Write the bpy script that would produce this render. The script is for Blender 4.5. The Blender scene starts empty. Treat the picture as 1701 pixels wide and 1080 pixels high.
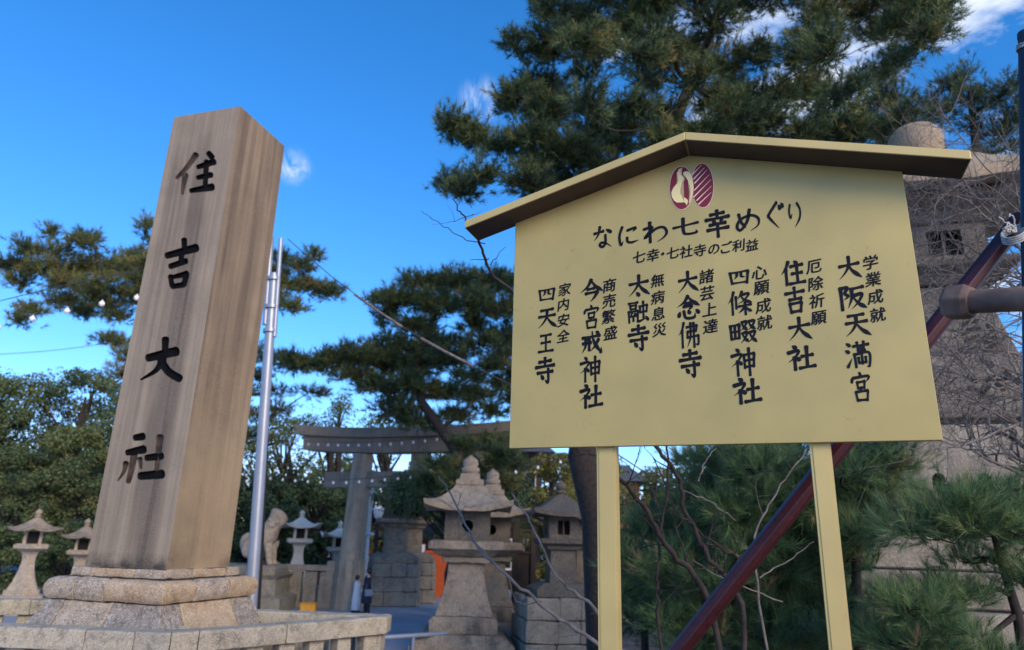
import bpy, bmesh, math, random
import numpy as np
from mathutils import Vector, Matrix
sc = bpy.context.scene
C = sc.collection
# ---------------------------------------------------------------- camera
IW, IH, FPX, PITCH, ROLL, EYE = 1701.0, 1080.0, 1165.2, .2954, .0276, 2.9
_F = Vector((0, math.cos(PITCH), math.sin(PITCH))); _R = Vector((1, 0, 0)); _U = _R.cross(_F)
CR = math.cos(ROLL)*_R + math.sin(ROLL)*_U; CU = -math.sin(ROLL)*_R + math.cos(ROLL)*_U
cam = bpy.data.cameras.new('camera'); co = bpy.data.objects.new('camera', cam); C.objects.link(co)
co.matrix_world = Matrix(((CR.x, CU.x, -_F.x, 0), (CR.y, CU.y, -_F.y, 0), (CR.z, CU.z, -_F.z, EYE), (0, 0, 0, 1)))
cam.sensor_width = 36; cam.lens = 36*FPX/IW; cam.clip_start = .05; cam.clip_end = 2000
cam.dof.use_dof = True; cam.dof.focus_distance = 3.45; cam.dof.aperture_fstop = 2.4
sc.camera = co
sc.render.engine = 'CYCLES'
try:
    sc.cycles.use_denoising = True
except Exception: pass
sc.cycles.max_bounces = 6; sc.cycles.transparent_max_bounces = 8
sc.view_settings.view_transform = 'Standard'; sc.view_settings.look = 'None'
sc.view_settings.exposure = 1.2; sc.view_settings.gamma = 1
# ---------------------------------------------------------------- sky and sun
SUN_EL, SUN_DIR = math.radians(26), Vector((.55, -.83, 0)).normalized()
w = bpy.data.worlds.new('World'); sc.world = w; w.use_nodes = True
nt = w.node_tree; N = nt.nodes; L = nt.links; N.clear()
out = N.new('ShaderNodeOutputWorld'); bg = N.new('ShaderNodeBackground'); bg.inputs['Strength'].default_value = .0765
sky = N.new('ShaderNodeTexSky'); sky.sky_type = 'NISHITA'; sky.sun_disc = False
sky.sun_elevation = SUN_EL; sky.sun_rotation = math.atan2(SUN_DIR.x, SUN_DIR.y)
sky.air_density = 1.0; sky.dust_density = .25; sky.ozone_density = 2.0
hs = N.new('ShaderNodeHueSaturation'); hs.inputs['Saturation'].default_value = 1.18; hs.inputs['Hue'].default_value = .492
L.new(sky.outputs[0], hs.inputs['Color'])
tc = N.new('ShaderNodeTexCoord')
mp = N.new('ShaderNodeMapping'); mp.inputs['Scale'].default_value = (2.2, 2.2, 5.0); mp.inputs['Rotation'].default_value = (0, .5, 0)
L.new(tc.outputs['Generated'], mp.inputs['Vector'])
nz = N.new('ShaderNodeTexNoise'); nz.inputs['Scale'].default_value = 2.6; nz.inputs['Detail'].default_value = 8; nz.inputs['Roughness'].default_value = .6
L.new(mp.outputs[0], nz.inputs['Vector'])
def dirmask(vec, r0, r1):
    dp = N.new('ShaderNodeVectorMath'); dp.operation = 'DISTANCE'; dp.inputs[1].default_value = vec
    L.new(tc.outputs['Generated'], dp.inputs[0])
    mr = N.new('ShaderNodeMapRange'); mr.inputs['From Min'].default_value = r0; mr.inputs['From Max'].default_value = r1
    mr.inputs['To Min'].default_value = 1; mr.inputs['To Max'].default_value = 0; mr.interpolation_type = 'SMOOTHERSTEP'
    L.new(dp.outputs['Value'], mr.inputs['Value']); return mr.outputs[0]
def mathn(op, a, b):
    m = N.new('ShaderNodeMath'); m.operation = op
    for i, s in enumerate((a, b)):
        if isinstance(s, (int, float)): m.inputs[i].default_value = s
        else: L.new(s, m.inputs[i])
    return m.outputs[0]
def ray(u, v):
    return _F + (u-IW/2)/FPX*CR - (v-IH/2)/FPX*CU
cmask = dirmask(ray(2300, -420).normalized(), .30, 1.0)  # wisps in view edge an unseen cloud bank, added to whiten blue skylight
thr = mathn('ADD', mathn('MULTIPLY', cmask, .245), -.70)
cl = mathn('ADD', nz.outputs['Fac'], thr)
cl = mathn('MULTIPLY', cl, 5.0)
nf = N.new('ShaderNodeTexNoise'); nf.inputs['Scale'].default_value = 16; nf.inputs['Detail'].default_value = 10; nf.inputs['Roughness'].default_value = .65; nf.inputs['Distortion'].default_value = 1.2
mpf = N.new('ShaderNodeMapping'); mpf.inputs['Rotation'].default_value = (.2, .5, .3); mpf.inputs['Scale'].default_value = (2.6, 1, 1.0); L.new(tc.outputs['Generated'], mpf.inputs['Vector']); L.new(mpf.outputs[0], nf.inputs['Vector'])
puff = mathn('MULTIPLY', dirmask(ray(488, 277).normalized(), .0, .032), mathn('MULTIPLY', mathn('SUBTRACT', nf.outputs['Fac'], .42), 3.0))
puff2 = mathn('MULTIPLY', dirmask(ray(800, 165).normalized(), .005, .04), mathn('MULTIPLY', mathn('SUBTRACT', nf.outputs['Fac'], .42), 2.4))
cl = mathn('MAXIMUM', cl, mathn('MAXIMUM', puff, puff2))
clc = N.new('ShaderNodeClamp'); L.new(cl, clc.inputs[0]); clc.inputs['Max'].default_value = .85
sep = N.new('ShaderNodeSeparateColor'); L.new(hs.outputs[0], sep.inputs[0]); cmb = N.new('ShaderNodeCombineColor')
KV = .1765   # deeper, more saturated winter blue than the stock sky
L.new(mathn('MULTIPLY', mathn('POWER', mathn('MULTIPLY', sep.outputs[0], KV), 1.36), .95/KV), cmb.inputs[0])
L.new(mathn('MULTIPLY', sep.outputs[1], 1.04), cmb.inputs[1]); L.new(mathn('MULTIPLY', sep.outputs[2], 1.6), cmb.inputs[2])
mx = N.new('ShaderNodeMix'); mx.data_type = 'RGBA'; L.new(clc.outputs[0], mx.inputs[0]); L.new(cmb.outputs[0], mx.inputs[6])
mx.inputs[7].default_value = (6.2, 6.6, 7.2, 1)
L.new(mx.outputs[2], bg.inputs['Color']); L.new(bg.outputs[0], out.inputs['Surface'])
sl = bpy.data.lights.new('sun', 'SUN'); sl.energy = 1.5; sl.angle = math.radians(28); sl.color = (1, .80, .56)
so = bpy.data.objects.new('sun', sl); C.objects.link(so)
sd = Vector((SUN_DIR.x*math.cos(SUN_EL), SUN_DIR.y*math.cos(SUN_EL), math.sin(SUN_EL)))
so.rotation_euler = sd.to_track_quat('Z', 'Y').to_euler(); so.location = sd*30

# ---------------------------------------------------------------- helpers
ORG = Vector((0, 0, EYE))
def at(u, v, Y=None, z=None):
    d = ray(u, v)
    k = Y/d.y if Y is not None else (z-EYE)/d.z
    return ORG + d*k
def ppm(P): return FPX/((P-ORG).dot(_F))
def onplane(u, v, p, n):
    d = ray(u, v); return ORG + d*((p-ORG).dot(n)/d.dot(n))
def link(name, me, parent=None, mat=None):
    o = bpy.data.objects.new(name, me); C.objects.link(o)
    if mat is not None and me is not None and not me.materials: me.materials.append(mat)
    if parent is not None: o.parent = parent
    return o
def thing(name, label, cat, loc=(0, 0, 0), rz=0, group=None):
    o = bpy.data.objects.new(name, None); C.objects.link(o); o.location = loc; o.rotation_euler = (0, 0, rz)
    o.empty_display_size = .2
    o['label'] = label; o['category'] = cat
    if group: o['group'] = group
    return o
def tag(o, label=None, cat=None, group=None, kind=None):
    if label: o['label'] = label
    if cat: o['category'] = cat
    if group: o['group'] = group
    if kind: o['kind'] = kind
    return o
def copy_tree(o, loc=None, rz=None, label=None, parent=None):
    c = o.copy(); C.objects.link(c)
    if parent is not None: c.parent = parent
    for ch in o.children: copy_tree(ch, parent=c)
    if loc is not None: c.location = loc
    if rz is not None: c.rotation_euler = (0, 0, rz)
    if label: c['label'] = label
    return c
class MB:
    def __init__(s): s.v = []; s.f = []; s.sm = []
    def add(s, vs, fs, smooth=False):
        b = len(s.v); s.v += [tuple(x) for x in vs]; s.f += [tuple(i+b for i in f) for f in fs]; s.sm += [smooth]*len(fs); return s
    def box(s, c, d, rz=0, M=None, bev=0):
        cx, cy, cz = c; dx, dy, dz = d[0]/2, d[1]/2, d[2]/2
        if bev > 0:
            b = bev; rings = []
            def rect(hx, hy, z): return [(-hx, -hy, z), (hx, -hy, z), (hx, hy, z), (-hx, hy, z)]
            R = [rect(dx-b, dy-b, -dz), rect(dx, dy, -dz+b), rect(dx, dy, dz-b), rect(dx-b, dy-b, dz)]
            vs = [p for r in R for p in r]; fs = [(3, 2, 1, 0), (12, 13, 14, 15)]
            for k in range(3):
                for i in range(4):
                    j = (i+1) % 4; fs.append((k*4+i, k*4+j, k*4+4+j, k*4+4+i))
        else:
            vs = [(-dx, -dy, -dz), (dx, -dy, -dz), (dx, dy, -dz), (-dx, dy, -dz), (-dx, -dy, dz), (dx, -dy, dz), (dx, dy, dz), (-dx, dy, dz)]
            fs = [(3, 2, 1, 0), (4, 5, 6, 7), (0, 1, 5, 4), (1, 2, 6, 5), (2, 3, 7, 6), (3, 0, 4, 7)]
        ca, sa = math.cos(rz), math.sin(rz)
        vs = [(cx+x*ca-y*sa, cy+x*sa+y*ca, cz+z) for x, y, z in vs]
        if M is not None: vs = [M @ Vector(v) for v in vs]
        return s.add(vs, fs)
    def loft(s, rings, caps=(True, True), smooth=False, closed=True):
        n = len(rings[0]); vs = [p for r in rings for p in r]; fs = []
        for k in range(len(rings)-1):
            for i in range(n if closed else n-1):
                j = (i+1) % n; fs.append((k*n+i, k*n+j, (k+1)*n+j, (k+1)*n+i))
        s.add(vs, fs, smooth)
        if caps[0]: s.add(rings[0], [tuple(reversed(range(n)))])
        if caps[1]: s.add(rings[-1], [tuple(range(n))])
        return s
    def prof(s, pr, n=4, c=(0, 0, 0), rot=None, smooth=False):
        """stack of n-gon levels: pr=[(r,z)], r = apothem for n==4 else circumradius"""
        rot = math.pi/n if rot is None else rot
        k = 1/math.cos(math.pi/n) if n <= 8 else 1
        return s.loft([[(c[0]+r*k*math.cos(rot+2*math.pi*i/n), c[1]+r*k*math.sin(rot+2*math.pi*i/n), c[2]+z) for i in range(n)] for r, z in pr], smooth=smooth)
    def tube(s, pts, rad, n=6, smooth=True, caps=True):
        pts = [Vector(p) for p in pts]; m = len(pts)
        if not isinstance(rad, (list, tuple)): rad = [rad]*m
        rings = []; up = None
        for i in range(m):
            t = (pts[min(i+1, m-1)]-pts[max(i-1, 0)])
            if t.length < 1e-9: t = Vector((0, 0, 1))
            t.normalize()
            if up is None:
                up = Vector((0, 0, 1)) if abs(t.z) < .9 else Vector((1, 0, 0))
            x = t.cross(up)
            if x.length < 1e-6: x = t.orthogonal()
            x.normalize(); y = x.cross(t); y.normalize(); up = y
            # ring ordered counter clockwise seen from the tip
            rings.append([pts[i]+(x*math.cos(-a)+y*math.sin(-a))*rad[i] for a in [2*math.pi*k/n for k in range(n)]])
        return s.loft(rings, (caps, caps), smooth)
    def build(s, name, mat, parent=None, label=None, cat=None, group=None, kind=None, loc=None):
        me = bpy.data.meshes.new(name); me.from_pydata(s.v, [], s.f)
        me.polygons.foreach_set('use_smooth', s.sm)
        if mat is not None:
            for m_ in (mat if isinstance(mat, (list, tuple)) else [mat]): me.materials.append(m_)
        me.update()
        o = link(name, me, parent)
        if loc is not None: o.location = loc
        return tag(o, label, cat, group, kind)
def fixnormals(o):
    bm = bmesh.new(); bm.from_mesh(o.data); bmesh.ops.remove_doubles(bm, verts=bm.verts, dist=1e-6); bmesh.ops.recalc_face_normals(bm, faces=bm.faces); bm.to_mesh(o.data); bm.free()
def bevel(o, wd=.01, seg=2):
    m = o.modifiers.new('bev', 'BEVEL'); m.width = wd; m.segments = seg; m.limit_method = 'ANGLE'; m.angle_limit = math.radians(35); return o

from mathutils import noise as mnoise
def roughen(o, cell=.12, amp=.012, freq=3.0, seed=0, ang=35):
    """subdivide long edges and push the surface about so that no arris is dead straight"""
    bm = bmesh.new(); bm.from_mesh(o.data); bmesh.ops.remove_doubles(bm, verts=bm.verts, dist=1e-5); bmesh.ops.recalc_face_normals(bm, faces=bm.faces)
    bmesh.ops.triangulate(bm, faces=[f for f in bm.faces if len(f.verts) > 4])
    for _ in range(5):
        le = [e for e in bm.edges if e.calc_length() > cell*1.5]
        if not le or len(bm.faces) > 5000: break
        bmesh.ops.subdivide_edges(bm, edges=le, cuts=1, use_grid_fill=True)
        bmesh.ops.triangulate(bm, faces=[f for f in bm.faces if len(f.verts) > 4])
    for e in bm.edges: e.smooth = not (len(e.link_faces) == 2 and e.calc_face_angle(0) > math.radians(ang))
    off = Vector((seed*7.3, seed*3.1, seed*1.7)); mv = []
    for v in bm.verts:
        p = v.co*freq+off; n = mnoise.noise_vector(p)*.6+mnoise.noise_vector(p*3.1)*.4
        edge_ = any(not e.smooth for e in v.link_edges)
        k = amp*(1.0 if not edge_ else 1.3)
        d = n*k
        if edge_: d -= v.normal*amp*max(0, mnoise.noise(p*1.7)-.05)*2.2
        mv.append((v, d))
    for v, d in mv: v.co += d
    for f in bm.faces: f.smooth = True
    bm.to_mesh(o.data); bm.free(); return o
# ---------------------------------------------------------------- materials
def newmat(name):
    m = bpy.data.materials.new(name); m.use_nodes = True
    return m, m.node_tree.nodes, m.node_tree.links, m.node_tree.nodes['Principled BSDF']
def simple(name, col, rough=.6, metal=0, var=.12, scale=8, bump=.0, spec=.5):
    m, n, l, b = newmat(name)
    b.inputs['Roughness'].default_value = rough; b.inputs['Metallic'].default_value = metal
    try: b.inputs['Specular IOR Level'].default_value = spec
    except Exception: pass
    t = n.new('ShaderNodeTexCoord'); z = n.new('ShaderNodeTexNoise'); z.inputs['Scale'].default_value = scale; z.inputs['Detail'].default_value = 6
    l.new(t.outputs['Object'], z.inputs['Vector'])
    r = n.new('ShaderNodeValToRGB'); l.new(z.outputs['Fac'], r.inputs[0])
    r.color_ramp.elements[0].position = .3; r.color_ramp.elements[1].position = .7
    r.color_ramp.elements[0].color = tuple(c*(1-var) for c in col)+(1,); r.color_ramp.elements[1].color = tuple(min(1, c*(1+var)) for c in col)+(1,)
    l.new(r.outputs[0], b.inputs['Base Color'])
    if bump:
        bp = n.new('ShaderNodeBump'); bp.inputs['Strength'].default_value = bump; bp.inputs['Distance'].default_value = .01
        l.new(z.outputs['Fac'], bp.inputs['Height']); l.new(bp.outputs[0], b.inputs['Normal'])
    return m
def stone(name, c1, c2, dark=(.05, .048, .045), stain=.5, streak=0.0, scale=3.0, lichen=0.0, speck=.25, bump=.5, rough=.85, sscale=(9, 9, .35)):
    """mottled weathered granite: two tones, dark patches, optional vertical rain streaks, speckle and lichen"""
    m, n, l, b = newmat(name); b.inputs['Roughness'].default_value = rough
    c1, c2, dark = [(c[0]*.97, c[1]*.90, c[2]*.74) for c in (c1, c2, dark)]
    t = n.new('ShaderNodeTexCoord'); P = t.outputs['Object']
    def noise(sc_, det=6, vec=None, ro=.6):
        z = n.new('ShaderNodeTexNoise'); z.inputs['Scale'].default_value = sc_; z.inputs['Detail'].default_value = det; z.inputs['Roughness'].default_value = ro
        l.new(vec or P, z.inputs['Vector']); return z.outputs['Fac']
    def ramp(f, a, b_):
        r = n.new('ShaderNodeMapRange'); r.inputs['From Min'].default_value = a; r.inputs['From Max'].default_value = b_; l.new(f, r.inputs[0]); r.clamp = True; return r.outputs[0]
    def mix(fac, A, B):
        x = n.new('ShaderNodeMix'); x.data_type = 'RGBA'
        if isinstance(fac, float): x.inputs[0].default_value = fac
        else: l.new(fac, x.inputs[0])
        for k, q in ((6, A), (7, B)):
            if isinstance(q, tuple): x.inputs[k].default_value = q+(1,)
            else: l.new(q, x.inputs[k])
        return x.outputs[2]
    def mul(a, k):
        q = n.new('ShaderNodeMath'); q.operation = 'MULTIPLY'; l.new(a, q.inputs[0])
        if isinstance(k, float): q.inputs[1].default_value = k
        else: l.new(k, q.inputs[1])
        return q.outputs[0]
    col = mix(ramp(noise(scale), .35, .65), c1, c2)
    col = mix(mul(ramp(noise(scale*1.9, 9, ro=.7), .5, .72), stain), col, dark)
    if streak:
        mp_ = n.new('ShaderNodeMapping'); mp_.inputs['Scale'].default_value = sscale; l.new(P, mp_.inputs['Vector'])
        s1 = ramp(noise(1.0, 4, mp_.outputs[0], .5), .44, .64); s2 = ramp(noise(.6, 3), .38, .62)
        col = mix(mul(mul(s1, s2), streak), col, dark)
    if speck:
        col = mix(mul(ramp(noise(48, 3), .54, .60), speck), col, (.62, .58, .52))
        col = mix(mul(ramp(noise(60, 3), .55, .61), speck), col, (.03, .03, .03))
    if lichen:
        vo = n.new('ShaderNodeTexNoise'); vo.inputs['Scale'].default_value = 16; vo.inputs['Detail'].default_value = 10; vo.inputs['Roughness'].default_value = .75; l.new(P, vo.inputs['Vector'])
        col = mix(mul(mul(ramp(vo.outputs['Fac'], .52, .58), ramp(noise(1.7), .45, .6)), lichen), col, (.42, .42, .36))
    l.new(col, b.inputs['Base Color'])
    bp = n.new('ShaderNodeBump'); bp.inputs['Strength'].default_value = bump; bp.inputs['Distance'].default_value = .012
    l.new(noise(28, 8, ro=.7), bp.inputs['Height']); l.new(bp.outputs[0], b.inputs['Normal'])
    return m
M = {}
def pillar_mat(name, lite, mid, dark, amount, edge=True, warm=None, sc1=9.0):
    m, n, l, b = newmat(name); b.inputs['Roughness'].default_value = .88
    t = n.new('ShaderNodeTexCoord'); P = t.outputs['Object']; sp = n.new('ShaderNodeSeparateXYZ'); l.new(P, sp.inputs[0])
    def noise(scale, vec=None, det=5, ro=.55, mul=None):
        if mul:
            mp_ = n.new('ShaderNodeMapping'); mp_.inputs['Scale'].default_value = mul; l.new(P, mp_.inputs['Vector']); vec = mp_.outputs[0]
        z = n.new('ShaderNodeTexNoise'); z.inputs['Scale'].default_value = scale; z.inputs['Detail'].default_value = det; z.inputs['Roughness'].default_value = ro; l.new(vec or P, z.inputs['Vector']); return z.outputs['Fac']
    def mr(f, a, b_, c=0, d=1, cl_=True):
        r = n.new('ShaderNodeMapRange'); l.new(f, r.inputs[0]); r.inputs[1].default_value = a; r.inputs[2].default_value = b_; r.inputs[3].default_value = c; r.inputs[4].default_value = d; return r.outputs[0]
    def mt(op, a, b_=None):
        q = n.new('ShaderNodeMath'); q.operation = op
        for i, x in enumerate((a, b_)):
            if x is None: continue
            if isinstance(x, (int, float)): q.inputs[i].default_value = x
            else: l.new(x, q.inputs[i])
        return q.outputs[0]
    def mix(f, A, B):
        x = n.new('ShaderNodeMix'); x.data_type = 'RGBA'
        l.new(f, x.inputs[0]) if not isinstance(f, float) else setattr(x.inputs[0], 'default_value', f)
        for k, q in ((6, A), (7, B)):
            if isinstance(q, tuple): x.inputs[k].default_value = q+(1,)
            else: l.new(q, x.inputs[k])
        return x.outputs[2]
    col = mix(mr(noise(2.2), .35, .65), mid, lite)
    col = mix(mr(noise(1.0, mul=(14, 14, .35)), .40, .62, 0, .55), col, tuple(c*.68 for c in mid))
    broad = mr(noise(1.0, mul=(4.2, 4.2, .16), det=3), .40, .60)
    fine = mr(noise(1.0, mul=(sc1, sc1, .14), det=4), .42, .60)
    f = mt('MULTIPLY', mt('MAXIMUM', mt('MULTIPLY', broad, .75), mt('MULTIPLY', fine, broad)), amount)
    if edge:
        ax_ = mt('ABSOLUTE', mt('ADD', sp.outputs[0], .06)); f = mt('MULTIPLY', f, mr(ax_, .36, .50, 1, .05))
        f = mt('MULTIPLY', f, mr(sp.outputs[2], 7.6, 6.9, .25, 1))
    col = mix(f, col, dark)
    # grime gathers at the foot and along the arris
    foot = mt('MULTIPLY', mr(sp.outputs[2], 1.46, 1.62, 1, 0), mr(noise(6.0), .3, .6)); col = mix(foot, col, tuple(c*.7 for c in dark))
    if warm: col = mix(mt('MULTIPLY', mr(sp.outputs[2], 1.4, 5.5, .8, 0), mr(noise(.9), .3, .6)), col, warm)
    col = mix(mr(noise(110, det=2), .54, .64, 0, .3), col, (.42, .38, .32)); col = mix(mr(noise(140, det=2), .56, .66, 0, .35), col, (.04, .035, .03))
    l.new(col, b.inputs['Base Color'])
    bp = n.new('ShaderNodeBump'); bp.inputs['Strength'].default_value = .35; bp.inputs['Distance'].default_value = .01; l.new(noise(35, det=8, ro=.7), bp.inputs['Height']); l.new(bp.outputs[0], b.inputs['Normal'])
    return m
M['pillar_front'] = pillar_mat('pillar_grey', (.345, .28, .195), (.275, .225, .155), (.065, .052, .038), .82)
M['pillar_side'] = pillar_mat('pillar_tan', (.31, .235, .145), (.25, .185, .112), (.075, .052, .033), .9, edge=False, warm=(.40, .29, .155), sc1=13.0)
M['carve'] = simple('weathered_black_paint', (.006, .006, .007), .85, var=.5, scale=6, spec=.08)
M['carve_worn'] = simple('worn_brown_groove', (.055, .040, .030), .85, var=.8, scale=9)
M['base_tan'] = stone('base_tan', (.42, .31, .20), (.50, .41, .31), dark=(.12, .08, .05), stain=.6, scale=4, speck=.5, bump=.9)
M['base_grey'] = stone('base_grey', (.33, .29, .25), (.50, .43, .36), stain=.7, scale=5, speck=.7, bump=.9)
M['base_lichen'] = stone('base_lichen', (.20, .18, .175), (.36, .33, .31), dark=(.04, .036, .036), stain=.9, scale=9, lichen=1.0, speck=.5, bump=1.0)
M['rail'] = stone('rail_stone', (.33, .315, .27), (.47, .45, .39), dark=(.06, .06, .055), stain=.95, scale=3.2, lichen=.5, speck=.4, bump=.8)
M['lantern'] = stone('lantern_stone', (.22, .185, .15), (.36, .30, .24), dark=(.035, .032, .028), stain=.75, streak=.85, lichen=.35, scale=2.0, speck=.3, bump=.8, sscale=(3, 3, .5))
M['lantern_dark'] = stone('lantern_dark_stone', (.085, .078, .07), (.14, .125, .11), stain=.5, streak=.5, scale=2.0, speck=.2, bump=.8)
M['lantern_roof'] = stone('lantern_roof_stone', (.26, .22, .18), (.37, .31, .25), dark=(.08, .07, .06), stain=.85, lichen=.5, scale=3.5, speck=.3, bump=1.0)
M['white_stone'] = stone('pale_granite', (.55, .56, .56), (.66, .67, .67), stain=.15, scale=2, speck=.2, bump=.4)
M['torii'] = stone('torii_stone', (.33, .30, .26), (.42, .385, .34), dark=(.08, .075, .07), stain=.4, streak=.7, scale=1.2, speck=.2, bump=.5, sscale=(4, 4, .3))
M['torii_beam'] = stone('torii_beam_stone', (.20, .18, .16), (.28, .255, .23), dark=(.09, .08, .08), stain=.5, streak=.4, scale=1.0, speck=.2, bump=.5)
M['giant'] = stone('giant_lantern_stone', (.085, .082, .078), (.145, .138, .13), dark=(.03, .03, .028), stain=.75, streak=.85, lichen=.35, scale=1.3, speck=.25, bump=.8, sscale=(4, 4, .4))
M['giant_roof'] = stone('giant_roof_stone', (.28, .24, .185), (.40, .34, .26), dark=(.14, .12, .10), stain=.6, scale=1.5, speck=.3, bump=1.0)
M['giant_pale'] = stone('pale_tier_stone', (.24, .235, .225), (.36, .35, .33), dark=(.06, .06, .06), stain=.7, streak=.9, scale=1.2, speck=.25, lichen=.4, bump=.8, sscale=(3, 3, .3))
M['masonry'] = stone('masonry_stone', (.19, .18, .16), (.31, .29, .255), dark=(.05, .048, .045), stain=.8, scale=2.2, speck=.3, lichen=.3, bump=.9)
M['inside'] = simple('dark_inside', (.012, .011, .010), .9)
def gold(name, col, rough=.42, metal=.35, grime=.25):
    m, n, l, b = newmat(name); b.inputs['Metallic'].default_value = metal
    t = n.new('ShaderNodeTexCoord'); z = n.new('ShaderNodeTexNoise'); z.inputs['Scale'].default_value = 3.0; z.inputs['Detail'].default_value = 5; z.inputs['Roughness'].default_value = .5
    l.new(t.outputs['Object'], z.inputs['Vector'])
    z2 = n.new('ShaderNodeTexNoise'); z2.inputs['Scale'].default_value = 9; z2.inputs['Detail'].default_value = 10; z2.inputs['Roughness'].default_value = .7; z2.inputs['Distortion'].default_value = 1.5
    l.new(t.outputs['Object'], z2.inputs['Vector'])
    r = n.new('ShaderNodeValToRGB'); l.new(z.outputs['Fac'], r.inputs[0]); r.color_ramp.elements[0].position = .3; r.color_ramp.elements[1].position = .7
    r.color_ramp.elements[0].color = tuple(c*.90 for c in col)+(1,); r.color_ramp.elements[1].color = tuple(c*1.07 for c in col)+(1,)
    mr = n.new('ShaderNodeMapRange'); mr.inputs['From Min'].default_value = .62; mr.inputs['From Max'].default_value = .74; l.new(z2.outputs['Fac'], mr.inputs[0]); mr.inputs['To Max'].default_value = grime
    x = n.new('ShaderNodeMix'); x.data_type = 'RGBA'; l.new(mr.outputs[0], x.inputs[0]); l.new(r.outputs[0], x.inputs[6]); x.inputs[7].default_value = (col[0]*.45, col[1]*.42, col[2]*.4, 1)
    l.new(x.outputs[2], b.inputs['Base Color'])
    m2 = n.new('ShaderNodeMapRange'); l.new(z.outputs['Fac'], m2.inputs[0]); m2.inputs['To Min'].default_value = rough-.08; m2.inputs['To Max'].default_value = rough+.1; l.new(m2.outputs[0], b.inputs['Roughness'])
    bp = n.new('ShaderNodeBump'); bp.inputs['Strength'].default_value = .06; bp.inputs['Distance'].default_value = .004
    z3 = n.new('ShaderNodeTexNoise'); z3.inputs['Scale'].default_value = 220; l.new(t.outputs['Object'], z3.inputs['Vector'])
    l.new(z3.outputs['Fac'], bp.inputs['Height']); l.new(bp.outputs[0], b.inputs['Normal'])
    return m
M['gold'] = gold('gold_paint', (.455, .362, .125), metal=.22, grime=.45); M['gold_bright'] = gold('gold_paint_trim', (.55, .43, .16), metal=.2, grime=.4)
M['underside_shade'] = simple('underside_shade_brown', (.05, .032, .022), .6, var=.25, scale=6)  # shade under the sign roof, put into the colour
M['ink'] = simple('ink', (.006, .007, .012), .6, var=.3, scale=40, spec=.15)
M['crest'] = simple('crest_crimson', (.17, .006, .022), .6, var=.05)
M['crest_gold'] = simple('crest_pale_gold', (.78, .68, .32), .4, var=.05)
M['crest_pink'] = simple('crest_pale_line', (.85, .66, .52), .5, var=.05)
M['maroon'] = simple('maroon_paint', (.040, .006, .009), .36, var=.3, scale=30)
M['black_pipe'] = simple('black_blue_paint', (.016, .014, .022), .38, var=.3, scale=30)
M['wire'] = simple('pale_wire', (.38, .38, .35), .5, metal=.1, var=.3, scale=60)
M['rust'] = simple('rusty_steel', (.13, .085, .06), .7, var=.5, scale=14, bump=.6)
M['steel'] = simple('galvanised_steel', (.30, .34, .40), .42, metal=.4, var=.08, scale=3)
M['bark'] = simple('bark', (.028, .022, .019), .95, var=.5, scale=14, bump=1.0)
M['bark_light'] = simple('pale_bark', (.15, .135, .12), .9, var=.45, scale=12, bump=.6)
M['bark_brown'] = simple('brown_bark', (.085, .05, .035), .95, var=.5, scale=10, bump=1.0)
M['darkwood'] = simple('dark_wood', (.035, .024, .018), .7, var=.35, scale=5, bump=.3)
M['vermilion'] = simple('vermilion_paint', (.62, .12, .03), .5, var=.12)
M['red'] = simple('red_paint', (.50, .03, .02), .5, var=.15)
M['white'] = simple('white_paint', (.78, .78, .76), .5, var=.06)
M['bulb'] = simple('frosted_bulb', (.86, .86, .84), .25, var=.03)
M['cable'] = simple('cable', (.05, .055, .065), .6)
M['yellow'] = simple('yellow_orange_plastic', (.80, .36, .03), .5, var=.1)
M['asphalt'] = simple('plaza_paving', (.27, .29, .33), .85, var=.14, scale=.7, bump=.2)
M['soil'] = simple('soil', (.10, .075, .055), .95, var=.5, scale=5, bump=1.0)
M['plaster'] = simple('pale_block', (.5, .5, .5), .7, var=.1)
M['tile'] = simple('roof_tile', (.07, .075, .08), .6, var=.3, scale=6)
M['brick_wall'] = simple('reddish_wall', (.30, .10, .08), .8, var=.2, scale=4)
M['skin'] = simple('skin', (.5, .31, .22), .6, var=.05)
M['hair'] = simple('hair', (.015, .012, .010), .5)
M['coat'] = simple('navy_coat', (.012, .016, .035), .8, var=.3)
M['cloth_white'] = simple('white_robe', (.62, .64, .68), .8, var=.08)
M['bag'] = simple('grey_blue_bag', (.20, .25, .33), .7, var=.1)
M['shoe'] = simple('shoe', (.02, .02, .02), .5)
def foliage_mat(name, cols, trans=.25, rough=.7):
    m, n, l, b = newmat(name); b.inputs['Roughness'].default_value = rough
    a = n.new('ShaderNodeAttribute'); a.attribute_name = 'tint'
    r = n.new('ShaderNodeValToRGB'); l.new(a.outputs['Fac'], r.inputs[0])
    els = r.color_ramp.elements
    while len(els) < len(cols): els.new(.5)
    for i, c_ in enumerate(cols): els[i].position = c_[0]; els[i].color = c_[1]+(1,)
    l.new(r.outputs[0], b.inputs['Base Color'])
    tr = n.new('ShaderNodeBsdfTranslucent'); l.new(r.outputs[0], tr.inputs['Color'])
    mx_ = n.new('ShaderNodeMixShader'); mx_.inputs[0].default_value = trans
    l.new(b.outputs[0], mx_.inputs[1]); l.new(tr.outputs[0], mx_.inputs[2]); l.new(mx_.outputs[0], n['Material Output'].inputs['Surface'])
    return m
M['needle'] = foliage_mat('pine_needles', [(0, (.030, .062, .032)), (.4, (.088, .138, .048)), (.75, (.19, .215, .062)), (1, (.28, .19, .07))])
M['needle_near'] = foliage_mat('near_pine_needles', [(0, (.03, .07, .035)), (.4, (.085, .165, .065)), (.75, (.19, .29, .10)), (1, (.33, .24, .11))])
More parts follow.
